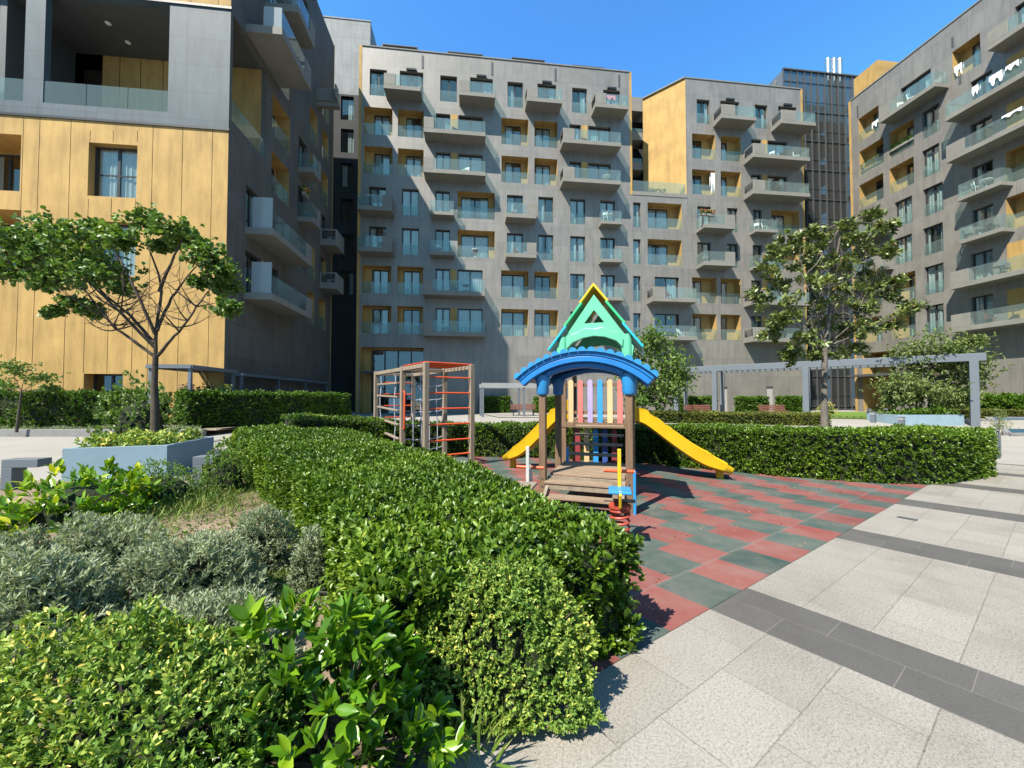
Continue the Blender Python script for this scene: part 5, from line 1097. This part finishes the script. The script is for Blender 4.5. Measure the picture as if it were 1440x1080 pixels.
# ---------- planters, pergolas, benches and small things ----------
M['planter'] = surf('pale_blue_planter_paint', (.215, .305, .37), .6, .07, 2.5, 50, .05, stain=.2, stain_col=(.13, .15, .16)); M['water'] = surf('pool_tiles', (.02, .11, .22), .12, .25, 3.)
M['bench'] = surf('red_brown_bench_wood', (.18, .075, .05), .6, .2, 5, 40, sc3=(1, 8, 8)); M['binwood'] = surf('bin_wood', (.40, .33, .21), .7, .1, 4, 40)
def planter(name, label, poly, z0, z1, th=.1, soil=True):
    t = thing(name, label, 'planter', at(Vector((poly[0][0], poly[0][1], z0)))); c = sum((Vector(p) for p in poly), Vector((0, 0)))/len(poly); o0 = Vector(poly[0]); n = len(poly)
    ins = [Vector(p)+(c-Vector(p)).normalized()*th*1.5 for p in poly]; m = MB(); L = lambda p, z: (p[0]-o0.x, p[1]-o0.y, z-z0)
    for i in range(n):
        a, b, ai, bi = Vector(poly[i]), Vector(poly[(i+1)%n]), ins[i], ins[(i+1)%n]
        m.quad(L(a, z0-.2), L(b, z0-.2), L(b, z1), L(a, z1)); m.quad(L(a, z1), L(b, z1), L(bi, z1), L(ai, z1)); m.quad(L(ai, z1), L(bi, z1), L(bi, z1-.3), L(ai, z1-.3))
    m.build('planter_wall', M['planter'], t, bevel=.006, seg=1, normals=False)
    s = MB(); s.add([L(p, z1-.08) for p in ins], [tuple(range(n))]); s.build('soil', M['soil'], t); return t, ins
pf = [(-8.15, 7.0), (-6.7, 7.5), (-7.07, 9.15), (-8.5, 8.65)]
t, ins = planter('planter', 'pale blue concrete planter holding the dark trunked tree', pf, -.02, .57)
def inpoly(ins):
    a, b, c, d = ins; u, v = R.random(), R.random(); return a*(1-u)*(1-v)+b*u*(1-v)+c*u*v+d*(1-u)*v
def cover(name, label, ins, z, n, L, mat, hgt=.18, k=6, ratio=.45, rnd_b=0., ang=(.3, 1.3)):
    q = [inpoly(ins) for _ in range(n)]; p = np.array([(v.x, v.y, z+R.uniform(-.02, hgt)) for v in q]); p[:, 2] += wob(p*np.array([1, 1, 0]), 4.)*hgt*.5
    pp, d, idx = shoots(p, np.array([[0, 0, 1.]]*n)+rng.normal(0, .35, (n, 3)), k, L, ang, spread=L); o = leafmesh(name, pp, d, L*rng.uniform(.7, 1.2, len(pp)), ratio, mat, rnd=.5+rng.normal(0, .2, len(pp))+rnd_b); return tag(o, label, kind='stuff')
cover('ground_cover', 'leafy ground cover filling the blue planter', ins, .52, 900, .075, LM['vari'], .22, rnd_b=.1)
# left kerb, raised bed with low plants
m = MB()
for x0, x1, y, z1, d in ((-40, -12.2, 15.2, .24, .2),): m.box(x0, x1, y, y+d, -.3, z1)
tag(m.build('low_wall', M['kerb'], bevel=.01), 'long low concrete kerb wall in front of the left hedge', 'wall')
sheet('raised_bed', [(-40, 15.41), (-12.2, 15.41), (-12.2, 17.9), (-40, 17.9)], .0, M['soil'])
for v in bpy.data.objects['raised_bed'].data.vertices: v.co.z = .2
lo = [Vector((-34, 15.42)), Vector((-12.6, 15.42)), Vector((-12.6, 15.75)), Vector((-34, 15.75))]
cover('lavender_row', 'row of low grey plants along the kerb wall', lo, .2, 2200, .09, LM['lav'], .12, 8, .14, ang=(.1, 1.))
# two inverted L bollard lights by the left bed
def bollard_light(px, ybase, ytop, wpx, label):
    g = G(px, ybase); Y = g.y; w = wpx*Y/F; zt = P(px, ytop, Y).z-g.z; t = thing('bollard_light', label, 'bollard light', at(g, .12), 'inverted L bollard lights'); m = MB()
    m.box(-.075, .075, -.11, .11, -.05, zt-.13); m.box(-.075, w-.075, -.11, .11, zt-.129, zt); m.build('body', M['steel'], t, bevel=.006)
    m = MB(); m.box(.1, w-.12, -.07, .07, zt-.135, zt-.1295); m.build('lamp_lens', M['white'], t); return t
bollard_light(19, 692, 645, 44, 'grey inverted L bollard light at the left picture edge'); bollard_light(283, 692, 641, 26, 'grey inverted L bollard light in front of the blue planter corner')
# steel canopies with hanging baskets beside the near left building
def canopy(label, fr, x0, x1, y0, y1, z, posts, grp='steel canopies along the near building'):
    t = thing('canopy', label, 'canopy', fr.M, grp); m = MB()
    for y in (y0, y1): m.bar((x0, y, z), (x1, y, z), .10, .14)
    for x in (x0, x1, (x0+x1)/2): m.bar((x, y0, z), (x, y1, z), .08, .12)
    m.build('frame', M['steel'], t); m = MB(); m.box(x0+.06, x1-.06, y0+.06, y1-.06, z+.073, z+.10); m.build('roof_sheet', M['steel'], t)
    for x, y in posts: m = MB(); m.box(x-.06, x+.06, y-.06, y+.06, 0, z-.07); m.build('post', M['steel'], t)
    return t
q = P(333, 523, 19.3); zc = q.z-ZF
CFm = Frame(q.x, 19.3, A_MAIN+PI/2)   # local x runs along the flank (away), local y to the left
CF_M = CFm
canopy('sunlit grey steel canopy with hanging flower baskets at the ochre corner', CFm, -3.2, 0, 0, 1.7, zc, ((-.1, .1), (-3.1, .1), (-3.1, 1.6)))
canopy('long shaded steel canopy beside the near building flank', CFm, .5, 13, 0.02, .42, zc-.1, ((.6, .1), (4.5, .1), (8.5, .1), (12.8, .1)))
for px, py, mt, lb in ((266, 547, 'flower', 'hanging basket of pink flowers under the steel canopy'), (292, 547, 'willow', 'hanging basket of pale foliage in the middle under the canopy'), (316, 547, 'vari', 'hanging basket of variegated leaves nearest the canopy post')):
    c = P(px, py, 17.6); t = thing('hanging_basket', lb, 'hanging basket', at(c), 'hanging baskets under the canopy'); m = MB(); m.lathe([(.05, -.16), (.15, -.03), (.16, 0)], n=12); m.build('pot', M['planter'], t)
    m = MB(); m.tube([(0, 0, 0), (0, 0, max(.2, zc+ZF-c.z))], .006, 5); m.build('hanger', M['black'], t)
    n = 60; p = rng.normal(0, .14, (n, 3)); p[:, 2] = p[:, 2]*.7-.02; pp, d, idx = shoots(p, p*2+np.array([0, 0, .2]), 6, .08, (.2, 1.3)); leafmesh('foliage', pp, d, .08, .5, LM[mt], t)
    if mt == 'flower': p2 = rng.normal(0, .15, (40, 3)); pp, d, idx = shoots(p2, p2, 5, .07, (.2, 1.4)); leafmesh('leaves', pp, d, .07, .4, LM['hedge_far'], t)
# --- big steel pergola ---
PA = P(1370, 560, 21.0); PB = P(951, 560, 31.0); pa, pb = Vector((PA.x, PA.y)), Vector((PB.x, PB.y)); pd_ = (pb-pa).normalized(); pl_ = (pb-pa).length
ang = math.atan2(pd_.y, pd_.x); zt = P(1370, 497, 21.0).z; base = Vector((pa.x, pa.y, ZF)); H = zt-ZF
pg = thing('pergola', 'long grey steel pergola with slatted roof in front of the far benches', 'pergola', at(base, ang))
def along(px):  # distance along the front beam of the post seen at pixel column px
    r = (px-CX)/F; return (r*pa.y-pa.x)/(pd_.x-r*pd_.y)
dep = -2.6
m = MB(); m.box(-.45, pl_+.1, -.14, .14, H-.42, H); m.build('beam', M['steel'], pg, bevel=.01); m = MB(); m.box(-.2, pl_+.1, dep-.1, dep+.1, H-.42, H-.05); m.build('beam', M['steel'], pg, bevel=.01)
pxs = (1370, 1133, 1005, 951)
for i, px in enumerate(pxs):
    x = along(px); m = MB(); m.box(x-.17, x+.17, -.135, .135, -.3, H-.421); m.build('post', M['steel'], pg, bevel=.01)
    if i: m = MB(); m.box(x-.15, x+.15, dep-.098, dep+.098, -.3, H-.421); m.build('post', M['steel'], pg, bevel=.01)
    m = MB(); m.box(x-.08, x+.08, dep+.101, -.141, H-.36, H-.1); m.build('cross_beam', M['steel'], pg)
n = int(pl_/.38)
for i in range(n):
    x = .3+i*.38
    if all(abs(x-along(p)) > .12 for p in pxs): m = MB(); m.box(x-.03, x+.03, dep+.101, -.141, H-.33, H-.13); m.build('slat', M['steel'], pg)
# --- smaller white topped frame behind the playhouse, left ---
q = P(679, 560, 27.5); q2 = P(800, 560, 28.5); a = Vector((q.x, q.y)); d = Vector((q2.x, q2.y))-a; zt2 = P(679, 538.5, 27.5).z
pg2 = thing('pergola', 'low pale steel pergola frame behind the playhouse', 'pergola', at(Vector((a.x, a.y, ZF)), math.atan2(d.y, d.x))); h2 = zt2-ZF; M['palesteel'] = surf('pale_steel', (.27, .275, .28), .5, .05)
m = MB(); m.box(-.1, d.length, -.1, .1, h2-.32, h2); m.build('beam', M['palesteel'], pg2); m = MB(); m.box(-.1, d.length, 2.0, 2.2, h2-.32, h2-.02); m.build('beam', M['palesteel'], pg2)
for x in (0, 3.0, d.length-.15):
    for y in (0, 2.1): m = MB(); m.box(x-.07, x+.07, y-.07, y+.07, -.1, h2-.321); m.build('post', M['steel'], pg2)
# --- benches ---
def bench(M_, label):
    t = thing('bench', label, 'bench', M_, 'red brown park benches'); 
    m = MB()
    for i in range(4): m.box(-.95, .95, -.25+.125*i, -.14+.125*i, .42, .46)
    m.build('seat', M['bench'], t, bevel=.005, seg=1); m = MB()
    for i in range(3): m.bar((-.95, .27+.03*i, .55+.13*i), (.95, .27+.03*i, .55+.13*i), .035, .10)
    m.build('backrest', M['bench'], t)
    for x in (-.75, .75): m = MB(); m.bar((x, -.22, 0), (x, -.2, .42), .05, .05); m.bar((x, .22, 0), (x, .34, .9), .05, .05, (1, 0, 0)); m.bar((x, -.25, .40), (x, .25, .40), .05, .04); m.build('leg', M['dsteel'], t)
    return t
for px, yb, lb in ((736, 581, 'brown park bench seen between the climbing frame and the playhouse'), (984, 583, 'red brown bench left of the pergola ladder post'), (1090, 583, 'red brown bench in front of the second pale door')):
    Y = 26.2 if px > 800 else 29.; v = P(px, yb, Y); bench(at(Vector((v.x, Y, ZF+.03)), A_MAIN-.03), lb)
# --- far planter, bollards, small bright shrub, pool ---
c = G(1309, 598); zq = c.z; t, ins = planter('planter', 'long pale blue planter under the weeping tree', [(c.x-1.75, c.y+.1), (c.x+1.75, c.y-.1), (c.x+2.3, c.y+1.9), (c.x-1.6, c.y+2.1)], zq, zq+.58)
cover('ground_cover', 'dark leafy cover in the far blue planter', ins, zq+.52, 500, .13, LM['hedge_far'], .35)
for px, yb, h, lb in ((1222, 587, .62, 'grey bollard on the lawn edge nearest the entrance'), (1228, 594, .62, 'grey bollard on the path left of the far planter'), (1246, 583, .5, 'short grey bollard by the ochre entrance'), (1268, 605, .7, 'grey bollard in front of the left end of the far planter'), (1330, 597, .65, 'grey bollard before the middle of the far planter')):
    g = G(px, yb); t = thing('bollard', lb, 'bollard', at(Vector((g.x, g.y, g.z)), .4), 'grey path bollards'); m = MB(); m.box(-.11, .11, -.11, .11, -.05, h); m.build('body', M['steel'], t, bevel=.01); m = MB(); m.box(-.115, .115, -.115, .115, h-.16, h-.08); m.build('lamp_band', M['palesteel'], t)
v = P(1164, 578, 31.); bush('flowering_shrub', 'small cream flowering bush in front of the glass tower', 1164, 582, 26, 566, 160, .09, LM['vari'], k=6, seed=90, rnd_b=.35, bed=.03)
pk = [(23.9, 18.6), (36, 18.6), (36, 25.4), (31.4, 25.4)]
m = MB()
for a, b in zip(pk, pk[1:]+pk[:1]): m.bar((a[0], a[1], gz(a[1])+.02), (b[0], b[1], gz(b[1])+.02), .3, .2)
tag(m.build('pool_rim', M['kerb'], bevel=.01), 'pale rim around the small blue pool', 'pool rim')
m = MB(); m.add([(x, y, gz(y)+.06) for x, y in pk], [(0, 1, 2, 3)]); tag(m.build('pool_water', M['water']), 'blue water of the shallow pool', kind='structure')
# --- litter bin ---
g = G(1387, 643); t = thing('litter_bin', 'slatted steel litter bin with pale wooden side at the end of the right hedge', 'bin', at(g, -.35)); 
for i in range(8): m = MB(); x = -.2+i*.057; m.box(x-.02, x+.02, -.215, -.195, .04, .80); m.build('slat', M['steel'], t, bevel=.003)
m = MB(); m.box(-.2, .19, -.19, .19, .02, .74); m.build('liner', M['dsteel'], t); m = MB(); m.box(.195, .225, -.215, .215, .02, .86); m.build('side_board', M['binwood'], t, bevel=.004); m = MB(); m.box(-.25, -.222, -.215, .215, .02, .86); m.build('side_board', M['binwood'], t, bevel=.004)
m = MB(); m.box(-.222, .195, -.215, .215, .83, .87); m.build('lid', M['steel'], t, bevel=.004)
m = MB(); g0, g1 = G(1262, 727), G(1290, 732); u = (g1-g0); u.z = 0; m.bar(g0+Vector((0, 0, .003)), g1+Vector((0, 0, .003)), .10, .006); tag(m.build('drain_grate', M['dsteel']), 'narrow dark drain grate set in the granite paving', 'drain')
# --- white notice board seen behind the climbing frame ---
Yb = 32.; a = P(547, 560, Yb); b = P(567, 581, Yb); t = thing('notice_board', 'white notice board in front of the glazed lobby', 'sign', at(Vector((a.x, Yb, ZF)))); m = MB(); m.box(0, b.x-a.x, -.05, 0, b.z-ZF, a.z-ZF); m.build('panel', M['white'], t)
for x in (.1, b.x-a.x-.1): m = MB(); m.box(x-.03, x+.03, .001, .05, -.1, a.z-ZF); m.build('leg', M['dsteel'], t)
# --- things on the balconies ---
def chair_proto(mt, nm='patio_chair'):
    t = thing(nm, 'x', 'chair'); m = MB(); m.box(-.22, .22, -.22, .22, .42, .46); m.build('seat', mt, t); m = MB(); m.bar((-.2, .2, .46), (-.2, .28, .88), .04, .04, (1, 0, 0)); m.bar((.2, .2, .46), (.2, .28, .88), .04, .04, (1, 0, 0)); m.box(-.2, .2, .245, .275, .62, .86); m.build('backrest', mt, t)
    for x in (-.19, .19):
        for y in (-.19, .19): m = MB(); m.box(x-.02, x+.02, y-.02, y+.02, 0, .42); m.build('leg', mt, t)
    return t
def table_proto(mt):
    t = thing('patio_table', 'x', 'table'); m = MB(); m.lathe([(.36, .70), (.36, .73)], n=20); m.build('tabletop', mt, t); m = MB(); m.tube([(0, 0, 0), (0, 0, .70)], .035, 8); m.lathe([(.24, 0), (.22, .03)], n=14); m.build('leg', mt, t); return t
proto = {}
def put(kind, fr, px, r, off, label, mt='white', rot=0., hr=HR, y=None):
    x = fr.at(px, 300 if y is None else y, off)[0] if fr is RF or fr is SFi else SX(fr, px, r, off)
    w_ = fr.M @ Vector((x, off, hr(r)+.045)); mk = at(w_, A_MAIN+rot)
    if (kind, mt) not in proto: o = proto[(kind, mt)] = chair_proto(M[mt]) if kind == 'chair' else table_proto(M[mt])
    else: o = copy_tree(proto[(kind, mt)])
    o.matrix_world = mk; o['label'] = label; o['group'] = 'chairs on the balconies' if kind == 'chair' else 'tables on the balconies'; return o
put('chair', MF, 852, 4, -.5, 'white chair on the small upper balcony right of the roof ridge', rot=2.6); put('table', MF, 857.5, 4, -.5, 'round white table on the small upper balcony', 'white')
put('table', MF, 853, 5, -.7, 'white table on the wide balcony of the central block')
put('table', MF, 668, 3, .25, 'white folding table in the left loggia with the red cloth')
put('chair', MF, 618, 3, -.5, 'white chair on the small balcony beside the red cloth loggia', rot=.6)
put('chair', MF, 1085, 6, -.7, 'left white lounge chair on the wide upper balcony of the right central block', rot=-.9); put('chair', MF, 1120, 6, -.7, 'right white lounge chair on the wide upper balcony of the right central block', rot=.9); put('table', MF, 1102, 6, -.7, 'dark table between two white lounge chairs', 'dsteel')
put('chair', MF, 1064, 4, -.45, 'left white chair on the small balcony of the right central block', rot=-.7); put('chair', MF, 1076, 4, -.45, 'right white chair on the small balcony of the right central block', rot=.7)
put('chair', MF, 1064, 3, -.45, 'grey chair on the small balcony below the two white chairs', 'dsteel', rot=.4)
put('chair', MF, 957, 1, -.6, 'white chair on the lowest balcony behind the small tree', rot=.5); put('chair', MF, 1040, 2, .3, 'small chair in the ochre loggia at right', rot=.2)
put('chair', MF, 536, 3, -.6, 'dark chair on the shaded corner balcony at left', 'dsteel', rot=.2)
for px, r, lb, rot in ((1361, 3, 'first dark chair on the glass balcony of the right building', .4), (1378, 3, 'second dark chair on the glass balcony of the right building', -.6), (1396, 3, 'third dark chair on the glass balcony of the right building', 1.2)): put('chair', RF, px, r, -.55, lb, 'dsteel', rot, RHR)
for px, r, lb in ((1404, 2, 'dark table at the balcony beside the ochre panel'), (1420, 1, 'table on the lowest long balcony of the right building')): put('table', RF, px, r, -.5, lb, 'dsteel', 0, RHR)
put('chair', RF, 1282, 7, -.6, 'folding chair on the highest visible right balcony', 'white', .5, RHR, 150); put('chair', RF, 1268, 7, -.6, 'second folding chair on the highest visible right balcony', 'white', -.5, RHR, 150)
put('chair', MF, 640, 6, -.7, 'dark chair on the wide balcony of the second top floor, left', 'dsteel', .4); put('chair', MF, 655, 5, -.6, 'white chair on the wide balcony under the dark chair', 'white', -.5)
put('chair', MF, 640, 2, -.6, 'dark chair on the shaded wide balcony above the lobby', 'dsteel', .8); put('table', MF, 655, 2, -.7, 'dark table on the shaded wide balcony above the lobby', 'dsteel'); put('chair', MF, 625, 1, -.6, 'white chair on the lowest wide balcony above the lobby', 'white', -.2)
put('chair', MF, 822, 6, -.7, 'brown chair on the wide balcony below the pink towels', 'bench', .5); put('chair', MF, 722, 4, -.5, 'dark chair on the small balcony in the middle of the block', 'dsteel', -.4); put('chair', MF, 726, 3, -.5, 'brown chair on the small balcony in the middle of the block', 'bench', .4)
put('table', MF, 1094, 5, -.7, 'brown table on the wide balcony beside the glass tower', 'bench'); put('chair', MF, 940, 2, -.7, 'brown chair on the balcony with the white blind', 'bench', .2); put('chair', MF, 992, 3, -.6, 'dark chair on the balcony below the red flower box', 'dsteel', -.6)
put('chair', RF, 1376, 4, -.5, 'white chair on the glass balcony above the three dark chairs', 'white', .9, RHR); put('table', RF, 1388, 4, -.5, 'white table on the glass balcony above the three dark chairs', 'white', 0, RHR); put('chair', RF, 1388, 1, -.6, 'brown chair on the lowest long balcony of the right building', 'bench', .3, RHR); put('chair', RF, 1412, 2, -.8, 'dark chair beside the table on the second long balcony', 'dsteel', -1., RHR)
def cloth(label, fr, px0, px1, r, off, drop, col, hr, y=300, cat='laundry', top=1.08):
    x0 = fr.at(px0, y, off)[0]; x1 = fr.at(px1, y, off)[0]; n = 12; m = MB(); z = hr(r)+top; rr = random.Random(px0)
    for i in range(n):
        a, b = x0+(x1-x0)*i/n, x0+(x1-x0)*(i+1)/n; w0, w1 = off-.03+.03*math.sin(i*1.7), off-.03+.03*math.sin((i+1)*1.7); d0, d1 = [drop*(.75+.3*math.sin((i+k)*.9+px0)) for k in (0, 1)]
        m.quad((a, w0, z-d0), (b, w1, z-d1), (b, off, z), (a, off, z)); m.quad((a, off, z), (b, off, z), (b, off+.2, z+.01), (a, off+.2, z+.01)); m.quad((a, off+.2, z+.01), (b, off+.2, z+.01), (b, off+.23, z-d1*.6), (a, off+.23, z-d0*.6))
    o = m.build('laundry', col, smooth=60); o.matrix_world = fr.M; return tag(o, label, cat, 'laundry on the right building')
wc = surf('white_laundry', (.75, .76, .78), .95, .06); rc = surf('red_cloth', (.55, .05, .05), .9, .1)
cloth('white laundry at the left of the long upper balcony', RF, 1369, 1378, 6, -1.36, .75, wc, RHR, 190); cloth('big white sheet hung over the long upper balcony glass', RF, 1393, 1412, 6, -1.36, .8, wc, RHR, 180); cloth('small white towels at the right of the long upper balcony', RF, 1417, 1436, 6, -1.36, .45, wc, RHR, 180)
cloth('white sheet spread over the second long balcony railing', RF, 1411, 1440, 5, -1.36, .28, wc, RHR, 230)
cloth('white towel on the top ochre loggia of the right building', RF, 1342, 1353, 7, -.02, .9, wc, RHR, 100); cloth('white board in the left top loggia of the right building', RF, 1226, 1235, 7, -.02, .6, wc, RHR, 165)
o = cloth('red patterned towel over the folding table in the loggia', MF, 665, 672, 3, .22, .45, rc, HR, 350, top=.78); o['group'] = 'towels in the loggias'
o = cloth('white sheet hanging in the ochre loggia of the right central block', MF, 999.5, 1005, 5, .05, 2.1, wc, HR, 240, top=2.3); o['group'] = 'towels in the loggias'
o = cloth('pink towels on the top balcony railing at the block end', MF, 853, 866, 7, -.6, .5, surf('pink_cloth', (.6, .2, .25), .9, .3, 8), HR, 125, top=1.5); o['group'] = 'towels in the loggias'
def pots(label, fr, px0, px1, r, off, hr, mt, y=300, hgt=.35, z0=.75, n=90, L=.11):
    x0 = fr.at(px0, y, off)[0]; x1 = fr.at(px1, y, off)[0]; o_ = fr.M @ Vector((x0, off, hr(r)+z0)); t = thing('flower_box', label, 'flower box', fr.M @ Matrix.Translation((x0, off, hr(r)+z0)), 'plants on the balconies')
    m = MB(); m.box(0, x1-x0, -.1, .1, 0, .2); m.build('box', M['slab'], t); p = np.stack([rng.uniform(0, x1-x0, n), rng.normal(0, .07, n), .2+rng.random(n)*hgt], 1); pp, d, idx = shoots(p, np.array([[0, -.3, 1.]]*n), 6, L, (.2, 1.3)); leafmesh('foliage', pp, d, L, .45, LM['hedge_far'], t)
    if mt: p = np.stack([rng.uniform(0, x1-x0, 50), rng.normal(-.05, .08, 50), .22+rng.random(50)*hgt], 1); pp, d, idx = shoots(p, np.array([[0, -.6, .6]]*50), 5, .11, (.3, 1.4)); leafmesh('flowers', pp, d, .11, .9, LM[mt], t, rnd=np.repeat(rng.random(50), 5))
    return t
pots('box of red and yellow flowers on the right central balcony', MF, 984, 1005, 4, -1.45, HR, 'flowers2', 320); pots('green plants along the stepped roof terrace', MF, 913, 936, 5, .3, lambda r: TERR-.6, None, 265, z0=.62)
pots('hanging green plants on the second right loggia', RF, 1252, 1285, 6, -.02, RHR, None, 215, z0=.5); pots('pale green plants in the first right loggia', RF, 1209, 1240, 6, .2, RHR, None, 235, z0=.2, hgt=.8)
pots('dark plants on the shaded balcony of the near building flank', SFi, 426, 432, 3, -1.0, HR, 'flowers2', 295, z0=.9)
for i, (r, lb) in enumerate(((2, 'white air conditioner on the lower far balcony of the near flank'), (3, 'white air conditioner on the upper far balcony of the near flank'))):
    x = sx(455); t = thing('air_conditioner', lb, 'air conditioner', BF.M @ Tside @ Matrix.Translation((x, -.75, HR(r)+.05)), 'air conditioners on the near flank'); m = MB(); m.box(-.15, .15, -.4, .4, 0, .6); m.build('case', M['white'], t, bevel=.02); m = MB(); m.lathe([(.22, 0), (.22, .01)], n=18); o = m.build('fan_grille', M['dsteel'], t); o.location = (-.155, -.1, .3); o.rotation_euler = (0, -PI/2, 0)
